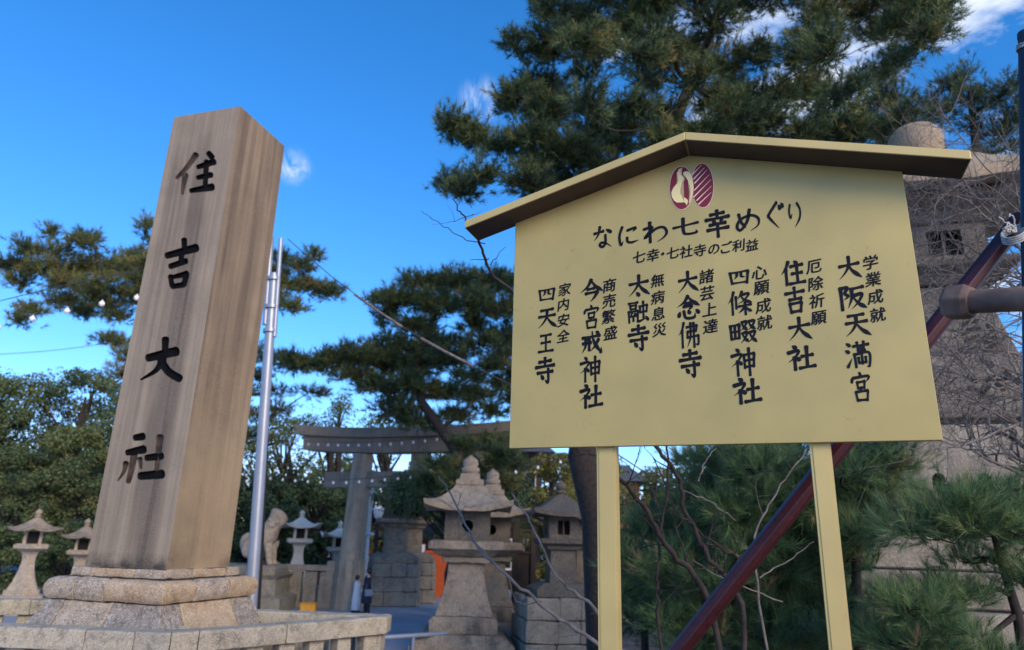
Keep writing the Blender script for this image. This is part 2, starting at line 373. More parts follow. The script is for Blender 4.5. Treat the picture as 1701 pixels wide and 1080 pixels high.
M['needle_olive'] = foliage_mat('olive_pine_needles', [(0, (.035, .065, .032)), (.35, (.095, .13, .045)), (.75, (.20, .22, .065)), (1, (.26, .18, .07))])
M['leaf'] = foliage_mat('broad_leaves', [(0, (.03, .06, .03)), (.45, (.085, .13, .045)), (.8, (.18, .205, .06)), (1, (.22, .17, .06))])
M['leaf_yellow'] = foliage_mat('yellow_green_leaves', [(0, (.07, .085, .02)), (.5, (.19, .19, .045)), (1, (.32, .27, .07))])

# ---------------------------------------------------------------- foliage generators
def tri_mesh(name, V, tint, mat, parent, nper=3, label=None, kind='stuff', quads=False):
    n = len(V); k = 4 if quads else 3
    me = bpy.data.meshes.new(name); me.vertices.add(n); me.vertices.foreach_set('co', V.astype(np.float32).ravel())
    nf = n//k; me.loops.add(n); me.loops.foreach_set('vertex_index', np.arange(n, dtype=np.int32))
    me.polygons.add(nf); me.polygons.foreach_set('loop_start', np.arange(0, n, k, dtype=np.int32))
    try: me.polygons.foreach_set('loop_total', np.full(nf, k, dtype=np.int32))
    except Exception: pass
    at_ = me.attributes.new('tint', 'FLOAT', 'POINT'); at_.data.foreach_set('value', np.clip(tint, 0, 1).astype(np.float32))
    me.materials.append(mat); me.update(calc_edges=True)
    o = link(name, me, parent); o['kind'] = kind
    return o
def unit(a): return a/np.maximum(np.linalg.norm(a, axis=-1, keepdims=True), 1e-9)
def needles(tc_, td, tt, n, Ln, wd, rng, spread=.9):
    """tc_ centres, td directions, tt tints -> triangle verts"""
    T = len(tc_)
    d = td[:, None, :] + rng.normal(0, spread, (T, n, 3))*.75
    d = unit(d)
    s = tc_[:, None, :] + td[:, None, :]*(rng.random((T, n, 1))-.6)*Ln*.9
    Lr = Ln*(.7+.5*rng.random((T, n, 1)))
    side = unit(np.cross(d, rng.normal(0, 1, (T, n, 3))))*wd/2
    V = np.stack([s-side, s+side, s+d*Lr], 2).reshape(-1, 3)
    t = np.repeat(tt[:, None]+rng.normal(0, .06, (T, n)), 3).ravel()
    return V, t
def pads_to_tufts(pads, per_m3, clump, rng, up=.8):
    """pads: (centre, (rx,ry,rz), tint). returns tuft centres, dirs, tints, clump centres"""
    TC = []; TD = []; TT = []; CL = []
    for c, r, ti in pads:
        r = np.array(r); c = np.array(c)
        nc = max(3, int(per_m3*(r[0]*r[1]*max(r[2], .3))**.67))
        p = rng.normal(0, 1, (nc, 3)); p = unit(p)*(rng.random((nc, 1))**.45)
        cc = c+p*r
        for k in range(nc):
            m = rng.integers(5, 10)
            a = rng.normal(0, 1, (m, 3)); q = cc[k]+a*clump*np.array([1, 1, .6])
            dd = unit(p[k]*.7+np.array([0, 0, up])+unit(a)*.8)
            TC.append(q); TD.append(dd); TT.append(np.full(m, ti+rng.normal(0, .22))+rng.normal(0, .12, m)); CL.append((cc[k], c))
    return np.concatenate(TC), np.concatenate(TD), np.concatenate(TT), CL
def pad_px(u, v, ru, rv, Y, tint=.4, dy=None):
    P = at(u, v, Y); k = ppm(P); return (tuple(P), (ru/k, dy if dy else max(ru/k*.9, .5), rv/k), tint)
def fill_poly(poly, step, ru, rv, Y0, dY, rng, tint=.35, holes=()):
    def inside(x, y, pg):
        c = False
        for i in range(len(pg)):
            x1, y1 = pg[i]; x2, y2 = pg[i-1]
            if (y1 > y) != (y2 > y) and x < (x2-x1)*(y-y1)/(y2-y1)+x1: c = not c
        return c
    out_ = []; xs = [p[0] for p in poly]; ys = [p[1] for p in poly]
    y = min(ys)
    while y < max(ys):
        x = min(xs)+rng.random()*step[0]
        while x < max(xs):
            px, py = x+rng.normal(0, step[0]*.2), y+rng.normal(0, step[1]*.25)
            if inside(px, py, poly) and not any(inside(px, py, h) for h in holes):
                out_.append(pad_px(px, py, ru*(.7+.6*rng.random()), rv*(.7+.6*rng.random()), Y0+rng.normal(0, dY), tint+rng.normal(0, .1)))
            x += step[0]
        y += step[1]
    return out_
def curve_pts(a, b, rng, n=5, wob=.08, sag=0):
    a = np.array(a); b = np.array(b); Ln = np.linalg.norm(b-a); out_ = []
    ph = rng.normal(0, 1, 3)
    for i in range(n):
        t = i/(n-1); w_ = math.sin(math.pi*t)
        out_.append(a+(b-a)*t+ph*wob*Ln*w_*.5+np.array([0, 0, sag*Ln*w_])+(rng.normal(0, wob*Ln*.12, 3) if 0 < i < n-1 else 0))
    return out_
def pine(label, trunk, trad, pads, seed, nl=14, Ln=.16, wd=.016, per=16, clump=.16, mat='needle', bark='bark', group=None, twr=.012, anchors=None, name='pine_tree', cat='pine tree', up=.8, limbr=.35, spread=.9):
    rng = np.random.default_rng(seed)
    base = Vector(trunk[0]); t = thing(name, label, cat, base, group=group)
    rel = lambda p: np.array(p)-np.array(base)
    m = MB(); m.tube([rel(p) for p in trunk], trad, n=9); m.build('trunk', M[bark], t)
    # limbs: from the nearest trunk point that lies lower to each pad
    tp = np.array([np.array(p) for p in trunk]); rad = np.array(trad)
    fine = []; fr = []
    for i in range(len(tp)-1):
        for k in range(6):
            fine.append(tp[i]+(tp[i+1]-tp[i])*k/6); fr.append(rad[i]+(rad[i+1]-rad[i])*k/6)
    fine.append(tp[-1]); fr.append(rad[-1]); fine = np.array(fine); fr = np.array(fr)
    TC, TD, TT, CL = pads_to_tufts(pads, per, clump, rng, up)
    nodes = [(f, r_) for f, r_ in zip(fine, fr)]
    order = sorted(range(len(pads)), key=lambda i: np.min(np.linalg.norm(fine-np.array(pads[i][0]), axis=1)))
    NP = [n_[0] for n_ in nodes]; NR = [n_[1] for n_ in nodes]
    k0 = len(NP)//3
    for i in order:
        c = np.array(pads[i][0]); A = np.array(NP)
        dd = np.linalg.norm(A-c, axis=1)+np.maximum(0, (A[:, 2]-c[2]))*1.2; dd[:k0] += 1.5
        j = int(np.argmin(dd)); a = A[j]; r0 = min(NR[j]*.7, limbr*trad[0])
        pts = curve_pts(a, c-np.array([0, 0, pads[i][1][2]*.3]), rng, 6, .12, .04)
        r1 = max(r0*.45, .012)
        rr = [r0+(r1-r0)*q/5 for q in range(6)]
        lm = MB(); lm.tube([rel(p) for p in pts], rr, n=5)
        lm.build('limb', M[bark], t)
        for q in (2, 4, 5): NP.append(pts[q]); NR.append(rr[q])
    tw = MB()
    for cc, c in CL:
        a = np.array(c)-np.array([0, 0, .05]); pts = curve_pts(a, cc, rng, 3, .15)
        tw.tube([rel(p) for p in pts], [twr*1.6, twr, twr*.5], n=3, caps=False)
    tw.build('twig', M[bark], t, kind='stuff')
    V, tt = needles(TC, TD, TT, nl, Ln, wd, rng, spread)
    tri_mesh('needles', V-np.array(base), tt, M[mat], t)
    return t
def broadleaf(label, u, vtop, ru, Y, seed, z0=0, tint=.4, n=7000, leaf=.2, mat='leaf', group=None, hfac=1.0, name='broadleaf_tree', cat='tree', airy=0.0, vbot=None):
    rng = np.random.default_rng(seed); n = int(n*2.2); leaf = leaf*.62; top = at(u, vtop, Y); k = ppm(top); R = ru/k
    base = Vector((top.x, top.y, z0)); t = thing(name, label, cat, base, group=group)
    H = top.z-z0
    zlow = max(.25, (at(u, vbot, Y).z-z0)) if vbot else max(.3, H*.18)
    m = MB(); tr = max(.06, H*.028)
    tops = [(0, 0, 0), (rng.normal(0, .1), rng.normal(0, .1), H*.3), (rng.normal(0, .3), rng.normal(0, .3), H*.6), (rng.normal(0, .3), 0, H*.85)]
    m.tube(tops, [tr*1.3, tr, tr*.6, tr*.2], n=8); m.build('trunk', M['bark'], t)
    nl = int(40+R*9); lumps = []
    for i in range(nl):
        a = rng.random()*6.283; hz = rng.random(); z = zlow+(H-zlow)*hz
        prof_ = math.sqrt(max(.05, 1-((hz-.42)/.62)**2)); rr = R*prof_*math.sqrt(rng.random())*.95
        lr = R*(.15+.15*rng.random())
        z = min(z, H-lr*.7)
        lumps.append((np.array([rr*math.cos(a), rr*math.sin(a)*.8, z]), lr))
    lb = MB()
    for c, lr in lumps[::2]:
        z_a = max(.3*H, c[2]-.3*H); pts = curve_pts((0, 0, min(z_a, .8*H)), c, rng, 4, .1, .03); lb.tube(pts, [tr*.45, tr*.3, tr*.2, tr*.06], n=4, caps=False)
    lb.build('limb', M['bark'], t)
    per = n//nl; Vs = []; Ts = []
    for c, lr in lumps:
        q = max(8, int(per*(1-airy*rng.random())))
        d = unit(rng.normal(0, 1, (q, 3))); p = c+d*lr*(.62+.42*rng.random((q, 1)))*np.array([1, 1, .78])
        nrm = unit(d*.9+rng.normal(0, .55, (q, 3))+np.array([0, 0, .3])); x = unit(np.cross(nrm, rng.normal(0, 1, (q, 3)))); y = np.cross(nrm, x)
        s = leaf*(.6+.7*rng.random((q, 1)))
        V = np.stack([p-x*s*.5, p-y*s*.32, p+x*s*.5, p+y*s*.32], 1)
        Vs.append(V.reshape(-1, 3)); Ts.append(np.repeat(tint+rng.normal(0, .13)+rng.normal(0, .12, q), 4))
    tri_mesh('leaves', np.concatenate(Vs), np.concatenate(Ts), M[mat], t, quads=True)
    return t

# ================================================================ SETTING
g = MB(); g.add([(-600, -50, 0), (600, -50, 0), (600, 1200, 0), (-600, 1200, 0)], [(0, 1, 2, 3)])
g.build('ground', M['asphalt'], kind='structure')
# raised planting bed under the sign, the young pines and the giant lantern
def bed_h(x, y):
    e = -.5+.17*(y-2)        # left edge creeps right with distance
    return 1.3*min(1, max(0, (x-e)/.9+.5))
bm_ = MB(); nx, ny = 44, 34; vs = []; rng0 = np.random.default_rng(3)
for j in range(ny):
    for i in range(nx):
        x = -1.5+i*.32; y = -1+j*.52
        edge = 1 if 0 < j < ny-1 and i < nx-1 else 0
        vs.append((x, y, bed_h(x, y)*edge+(rng0.normal(0, .03) if edge and bed_h(x, y) > 0 else -.01)))
bm_.add(vs, [(j*nx+i, j*nx+i+1, (j+1)*nx+i+1, (j+1)*nx+i) for j in range(ny-1) for i in range(nx-1)], True)
bm_.build('planting_bed', M['soil'], kind='structure')

# ================================================================ STONE NAME PILLAR
YW = .289
pa = Vector((-math.cos(YW), math.sin(YW), 0)); pb = Vector((math.sin(YW), math.cos(YW), 0))
W1, W2, PZB, PZT, TP = 1.2223, 1.1725, 2.441, 8.9145, .0315
po = Vector((-4.0943, 9.0, 0)); pc = po+pa*W1/2+pb*W2/2
pil = thing('stone_pillar', 'tall square stone pillar carved with four large black characters on a stepped stone base', 'stone pillar', (pc.x, pc.y, 1.0), -YW)
# local axes: x = -pa, y = pb
def loc(P): d = Vector(P)-Vector((pc.x, pc.y, 1.0)); return Vector((-d.dot(pa), d.dot(pb), d.z))
def ring(z, hx, hy): return [(-hx, -hy, z), (hx, -hy, z), (hx, hy, z), (-hx, hy, z)]
k_ = 1-TP; zb, zt = PZB-1.0-.012, PZT-1.0
shaft = MB(); shaft.loft([ring(zb, W1/2, W2/2), ring(zt, W1/2*k_, W2/2*k_), ring(zt+.07, .02, .02)], (True, True))
sh = shaft.build('shaft', [M['pillar_front'], M['pillar_side'], M['carve'], M['carve_worn']], pil); fixnormals(sh)
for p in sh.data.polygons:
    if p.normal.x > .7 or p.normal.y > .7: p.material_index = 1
# carved strokes in photo pixels mapped on to the sloping front face
f1 = po+Vector((0, 0, PZB)); f2 = po+pa*W1+Vector((0, 0, PZB)); f3 = pc+(po-pc)*k_; f3.z = PZT
fn = (f2-f1).cross(f3-f1).normalized()
if fn.dot(ORG-f1) < 0: fn = -fn
def catmull(P, seg=6):
    P = [Vector(p) for p in P]
    if len(P) == 2: return [P[0].lerp(P[1], i/seg) for i in range(seg+1)]
    Q = [P[0]*2-P[1]]+P+[P[-1]*2-P[-2]]; o_ = []
    for i in range(1, len(Q)-2):
        for k in range(seg):
            t = k/seg; a, b, c, d = Q[i-1], Q[i], Q[i+1], Q[i+2]
            o_.append(.5*((2*b)+(c-a)*t+(2*a-5*b+4*c-d)*t*t+(3*b-a-3*c+d)*t**3))
    o_.append(P[-1]); return o_
PROF = {'h': [.95, .72, .62, .68, 1.0], 'v': [1.05, .8, .75, .78, .85], 'p': [1.05, .85, .7, .45, .08], 'n': [.4, .6, .85, 1.2, .25],
        'd': [.35, .8, 1.1, 1.15, .9], 'k': [.9, .8, .8, .75, .15], 'u': [1.0, .8, .6, .35, .05], 'c': [1, 1, 1, 1, 1]}
def outline(pts, w0, w1=None, prof='c', cap=True, seg=6):
    P = catmull([Vector((p[0], p[1])) for p in pts], seg); n = len(P); Lft = []; Rgt = []; pf = PROF[prof]
    def wid(t):
        q = t*4; i = min(3, int(q)); f = q-i; wv = pf[i]+(pf[i+1]-pf[i])*f
        return wv*(w0+((w1 if w1 is not None else w0)-w0)*t)/2
    for i in range(n):
        t = (P[min(n-1, i+1)]-P[max(0, i-1)]).normalized(); nn = Vector((-t.y, t.x)); w_ = wid(i/(n-1))
        Lft.append(P[i]+nn*w_); Rgt.append(P[i]-nn*w_)
    cap0 = []; cap1 = []
    if cap:
        t = (P[1]-P[0]).normalized(); nn = Vector((-t.y, t.x)); r = wid(0)
        cap0 = [P[0]-nn*r*math.cos(a)-t*r*.7*math.sin(a) for a in (.6, 1.2, 1.94, 2.54)]
        t = (P[-1]-P[-2]).normalized(); nn = Vector((-t.y, t.x)); r = wid(1)
        cap1 = [P[-1]+nn*r*math.cos(a)+t*r*.7*math.sin(a) for a in (.6, 1.2, 1.94, 2.54)]
    return Lft, Rgt, cap0, cap1
def A6(x, y): return (170+x/3.857, 540+y/3.857)
def A5(x, y): return (190+x/2.574, 240+y/2.574)
CARVE = []
def cs(fn_, pts, w0, w1=None, worn=0, s=1.0):
    CARVE.append(([fn_(*p) for p in pts], w0/s, (w1 if w1 is not None else w0)/s, worn))
S6 = 3.857; S5 = 2.574
cs(A6, [(405, 88), (400, 190)], 42, 34, 0, S6); cs(A6, [(290, 212), (380, 190), (478, 168)], 44, 56, 0, S6); cs(A6, [(390, 215), (345, 290), (245, 352)], 46, 12, 0, S6); cs(A6, [(372, 225), (425, 300), (498, 345)], 44, 48, 0, S6)
cs(A6, [(208, 722), (262, 714)], 36, 46, 0, S6); cs(A6, [(158, 818), (268, 796)], 34, 50, 0, S6); cs(A6, [(152, 882), (138, 940), (98, 1000)], 34, 8, 1, S6); cs(A6, [(205, 830), (185, 930), (166, 1008)], 40, 30, 1, S6)
cs(A6, [(240, 855), (248, 920)], 30, 14, 1, S6); cs(A6, [(370, 712), (362, 800), (345, 945)], 42, 26, 1, S6); cs(A6, [(282, 852), (380, 838)], 36, 46, 0, S6); cs(A6, [(240, 968), (385, 955)], 44, 54, 0, S6)
cs(A5, [(350, 42), (315, 92), (266, 145)], 24, 14, 1, S5); cs(A5, [(303, 130), (290, 212)], 24, 12, 1, S5); cs(A5, [(402, 36), (418, 56)], 20, 24, 0, S5); cs(A5, [(356, 97), (428, 74)], 18, 26, 0, S5)
cs(A5, [(394, 70), (388, 185)], 20, 20, 0, S5); cs(A5, [(355, 142), (415, 130)], 18, 24, 0, S5); cs(A5, [(325, 198), (420, 182)], 18, 30, 0, S5)
cs(A5, [(298, 406), (300, 450)], 22, 20, 0, S5); cs(A5, [(222, 476), (352, 442)], 24, 34, 0, S5); cs(A5, [(290, 455), (284, 505)], 20, 20, 0, S5); cs(A5, [(238, 522), (308, 498)], 22, 24, 0, S5)
cs(A5, [(240, 562), (247, 606)], 20, 20, 0, S5); cs(A5, [(240, 570), (312, 552)], 16, 24, 0, S5); cs(A5, [(308, 556), (298, 600)], 22, 22, 0, S5); cs(A5, [(247, 608), (298, 600)], 20, 22, 0, S5)
bpy.context.view_layer.update()
for pts, w0, w1, worn in CARVE:
    Lf, Rg, c0, c1 = outline(pts, w0*1.22, w1*1.15, 'c', True, 4)
    poly = Lf+c1+list(reversed(Rg))+c0
    P3 = [onplane(p.x, p.y, f1, fn) for p in poly]; ctr = sum(P3, Vector())/len(P3)
    fr_ = [loc(p+fn*.03) for p in P3]; bk = [loc(ctr+(p-ctr)*.93-fn*.045) for p in P3]
    tb = MB(); tb.loft([fr_, bk]); tool = tb.build('groove_cutter', M['carve_worn'] if worn else M['carve'], pil); fixnormals(tool)
    md = sh.modifiers.new('cut', 'BOOLEAN'); md.operation = 'DIFFERENCE'; md.solver = 'EXACT'; md.object = tool
    try: md.material_mode = 'TRANSFER'
    except Exception: pass
    dg = bpy.context.evaluated_depsgraph_get(); me = bpy.data.meshes.new_from_object(sh.evaluated_get(dg))
    sh.modifiers.remove(md); sh.data = me; bpy.data.objects.remove(tool)
sh.data.name = 'shaft'
# base stones: pieces of a square sweep with open joints
def base_piece(profile, st, mat, name, th=.32):
    """profile [(h,z)]; st: list of ('s',side,x) / ('c',corner). sides: 0 front(-y) 1 right(+x) 2 back 3 left"""
    def pt(s, h):
        if s[0] == 'c': x, y = [(h, -h), (h, h), (-h, h), (-h, -h)][s[1]]; return (x, y)
        x = s[2]*1.0; k = s[1]; x = max(-h, min(h, x))
        return [(x, -h), (h, x), (-x, h), (-h, -x)][k]
    rows = [[Vector((*pt(s, h), z)) for h, z in profile] + [Vector((*pt(s, profile[-1][0]-th if profile[-1][0] > profile[0][0] else profile[0][0]-th), profile[-1][1])), Vector((*pt(s, min(h for h, z in profile)-.2), profile[0][1]))] for s in st]
    m = MB(); m.loft([[tuple(p) for p in r] for r in rows], (True, True)); o = m.build(name, M[mat], pil); fixnormals(o); roughen(o, .07, .009, 4.0, len(pil.children)); bevel(o, .008, 1); return o
Z0 = 1.0
torus = [(.80, 2.315-Z0), (.855, 2.29-Z0), (.885, 2.24-Z0), (.89, 2.17-Z0), (.875, 2.10-Z0), (.85, 2.062-Z0)]
cavet = [(.835, 2.05-Z0), (.86, 1.98-Z0), (.90, 1.90-Z0), (.965, 1.80-Z0), (1.03, 1.70-Z0)]
coll = [(.70, 2.428-Z0), (.705, 2.37-Z0), (.70, 2.322-Z0)]
g_ = .007
def tier(profile, joints, mats, name):
    """joints: list of (side,x) in perimeter order"""
    n = len(joints)
    for i in range(n):
        a = joints[i]; b = joints[(i+1) % n]; st = [('s', a[0], a[1]+g_)]; s = a[0]
        while s != b[0]:
            st.append(('c', s)); s = (s+1) % 4
        st.append(('s', b[0], b[1]-g_)); base_piece(profile, st, mats[i % len(mats)], name)
tier(torus, [(0, -.42), (0, -.02+.05), (1, -.33), (1, .30), (2, -.3), (2, .35), (3, -.3), (3, .3)], ['base_grey', 'base_tan', 'base_grey', 'base_tan', 'base_grey', 'base_grey', 'base_tan', 'base_grey'], 'base_stone')
tier(cavet, [(0, -.58), (0, .15), (1, -.52), (1, .42), (2, -.4), (2, .4), (3, -.35), (3, .45)], ['base_grey', 'base_lichen', 'base_tan', 'base_lichen', 'base_grey', 'base_lichen', 'base_grey', 'base_lichen'], 'base_stone')
tier(coll, [(0, -.35), (0, .25), (1, -.2), (1, .45), (2, 0), (3, 0)], ['base_tan', 'base_grey'], 'collar_stone')
m = MB(); m.loft([ring(.60, 1.0, 1.0)]+[ring(z, h-.028, h-.028) for h, z in reversed(cavet)]+[ring(z, h-.028, h-.028) for h, z in reversed(torus)]+[ring(z, h-.028, h-.028) for h, z in reversed(coll)]); m.build('core', M['inside'], pil)
m = MB(); m.box((0, 0, .34), (2.5, 2.5, .68), bev=.03); m.build('plinth', M['masonry'], pil)
# collar dark mortar line is the open joint; platform below
FH = 1.04
fpts = [(-3.314*FH-3.9, 7.628*FH+.38), (-3.314*FH, 7.628*FH), (-1.484*FH, 9.669*FH), (-1.55, 10.46), (-3.4, 10.62), (-6.3, 11.75), (-8.2, 10.6)]
pf = MB(); n_ = len(fpts); cx_ = sum(p[0] for p in fpts)/n_; cy_ = sum(p[1] for p in fpts)/n_
grow = [(cx_+(x-cx_)*1.03, cy_+(y-cy_)*1.03) for x, y in fpts]
pf.loft([[(x, y, -.02) for x, y in grow], [(x, y, 1.0) for x, y in grow]])
o_ = pf.build('stone_platform', M['masonry'], label='low stone platform carrying the carved pillar and its fence', cat='platform'); fixnormals(o_)
# ================================================================ STONE FENCE round the pillar
fen = thing('stone_fence', 'low weathered stone fence with a flat coping round the carved pillar', 'stone fence', (fpts[1][0], fpts[1][1], 1.0))
fb = Vector((fpts[1][0], fpts[1][1], 1.0))
def offset_poly(P, d):
    n = len(P); o_ = []
    for i in range(n):
        a, b, c = Vector(P[i-1]), Vector(P[i]), Vector(P[(i+1) % n])
        e1 = (b-a).normalized(); e2 = (c-b).normalized(); n1 = Vector((-e1.y, e1.x)); n2 = Vector((-e2.y, e2.x))
        k = (n1+n2); k = k/max(.2, k.dot(n1)); o_.append(b+k*d)
    return o_
outer = [Vector(p) for p in fpts]; inner = offset_poly(fpts, .30)   # counter clockwise: +d goes inside
rngf = random.Random(5)
def capblock(p0, p1, q0, q1, zt_, zb_, m):
    ch = .018
    def rr(p, q, z, k):
        d = (q-p).normalized(); return (p+d*k, q-d*k, z)
    v = []
    for (p, q) in ((p0, q0), (p1, q1)):
        d = (q-p).normalized()
        v.append([(p.x, p.y, zb_), (p.x, p.y, zt_-ch), (p.x+d.x*ch, p.y+d.y*ch, zt_), (q.x-d.x*ch, q.y-d.y*ch, zt_), (q.x, q.y, zt_-ch), (q.x, q.y, zb_)])
    m.loft([[tuple(Vector(t)-fb) for t in v[0]], [tuple(Vector(t)-fb) for t in v[1]]])
CAPT, CAPB = 1.86, 1.655
for i in range(n_):
    a, b = outer[i], outer[(i+1) % n_]; ia, ib = inner[i], inner[(i+1) % n_]
    Ls = (b-a).length; e = (b-a)/Ls
    ts = [0]
    first = .30 if i in (1, 2) else .9
    cur = first/Ls if Ls > 1.3 else 1
    if i == 0: cur = .45
    while cur < .96 and Ls > 1.3:
        ts.append(cur); cur += (1.05+rngf.random()*.25)/Ls
        if 1-cur < .4/Ls: break
    if Ls > 1.3 and ts[-1] < 1-.42/Ls and i == 0: ts.append(1-.40/Ls)
    ts.append(1)
    for k in range(len(ts)-1):
        t0, t1 = ts[k], ts[k+1]; g2 = .004/Ls
        t0 += g2; t1 -= g2
        m = MB(); dz = rngf.uniform(-.006, .006)
        capblock(a.lerp(b, t0), a.lerp(b, t1), ia.lerp(ib, t0), ia.lerp(ib, t1), CAPT+dz, CAPB, m)
        o_ = m.build('coping_stone', M['rail'], fen); fixnormals(o_); roughen(o_, .07, .007, 5.0, k+i*5); bevel(o_, .006, 1)
    nb = max(2, int(Ls/.36)); nin = Vector((-e.y, e.x))
    for k in range(nb):
        t = (k+.5)/nb; p = a+e*Ls*t+nin*.15
        m = MB(); m.box((p.x-fb.x, p.y-fb.y, (CAPB-1.0)/2-.004), (.2, .16, CAPB-1.0-.008), math.atan2(e.y, e.x), bev=.012)
        roughen(m.build('baluster', M['rail'], fen), .08, .006, 4.0, k)
# ================================================================ SIGN BOARD
SY = -.362; sx = Vector((math.cos(SY), math.sin(SY), 0)); sn = Vector((math.sin(SY), -math.cos(SY), 0)); s0 = Vector((.0029, 3.4, EYE))
sb = thing('sign_board', 'gold painted gabled notice board on two posts with columns of black brush lettering', 'sign board', (s0+sx*.9103).xy.to_3d()+Vector((0, 0, 1.3)), SY)
sbase = Vector(sb.location)
def SP(t, e, z): # local coordinates in the sign: t along from left edge, e towards camera, z above eye
    return Vector((t-.9103, -e, z+EYE-1.3))
BW, BB, BT, BA = 1.8207, .4148, 1.5966, 1.842
m = MB(); pr = [(0, BB), (BW, BB), (BW, BT+.002), (BW/2, BA), (0, BT+.002)]
m.loft([[tuple(SP(t, 0, z)) for t, z in pr], [tuple(SP(t, -.028, z)) for t, z in pr]]); bd = m.build('board', M['gold'], sb); fixnormals(bd); bevel(bd, .002, 1)
for (a_, b2) in ((.4225, .5135), (1.336, 1.4175)):
    m = MB(); c_ = SP((a_+b2)/2, -.0285-.03, 0); m.box((c_.x, c_.y, (1.6+.9)/2-.15), (b2-a_, .055, 2.9), bev=.003); m.build('post', M['gold_bright'], sb)
    m = MB(); m.box((c_.x, c_.y-.0295, (BB+EYE-1.3)/2-.05), (b2-a_-.022, .003, BB+EYE-1.3+.1-.012)); m.build('post_face', M['gold_bright'], sb)
RL, RE, RG, RZ, RA, RT = 1.137, .146, .03, 1.538, 1.8455, .041
for sgn in (-1, 1):
    m = MB(); mid = .9103
    def rp(L_, e, z): return tuple(SP(mid+sgn*L_, e, z))
    r1 = [rp(.0005, RE, RA), rp(.0005, RE, RA+RT), rp(.0005, -RG, RA+RT), rp(.0005, -RG, RA)]
    r2 = [rp(RL, RE, RZ), rp(RL, RE, RZ+RT), rp(RL, -RG, RZ+RT), rp(RL, -RG, RZ)]
    m.loft([r1, r2]); o_ = m.build('roof_panel', M['gold_bright'], sb); fixnormals(o_); bevel(o_, .0025, 2)
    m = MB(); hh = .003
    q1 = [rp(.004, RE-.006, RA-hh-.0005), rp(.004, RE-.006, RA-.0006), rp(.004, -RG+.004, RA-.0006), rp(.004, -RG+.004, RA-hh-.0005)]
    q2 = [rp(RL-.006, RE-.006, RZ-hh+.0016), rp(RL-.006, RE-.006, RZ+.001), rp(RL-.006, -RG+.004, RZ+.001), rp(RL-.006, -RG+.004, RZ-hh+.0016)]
    m.loft([q1, q2]); o_ = m.build('underside_shade', M['underside_shade'], sb); fixnormals(o_)  # thin dark panel added under the gold roof to paint in its shade
def sign_uv(u, v):
    P = onplane(u, v, s0, sn); d = P-s0; return d.dot(sx), d.z
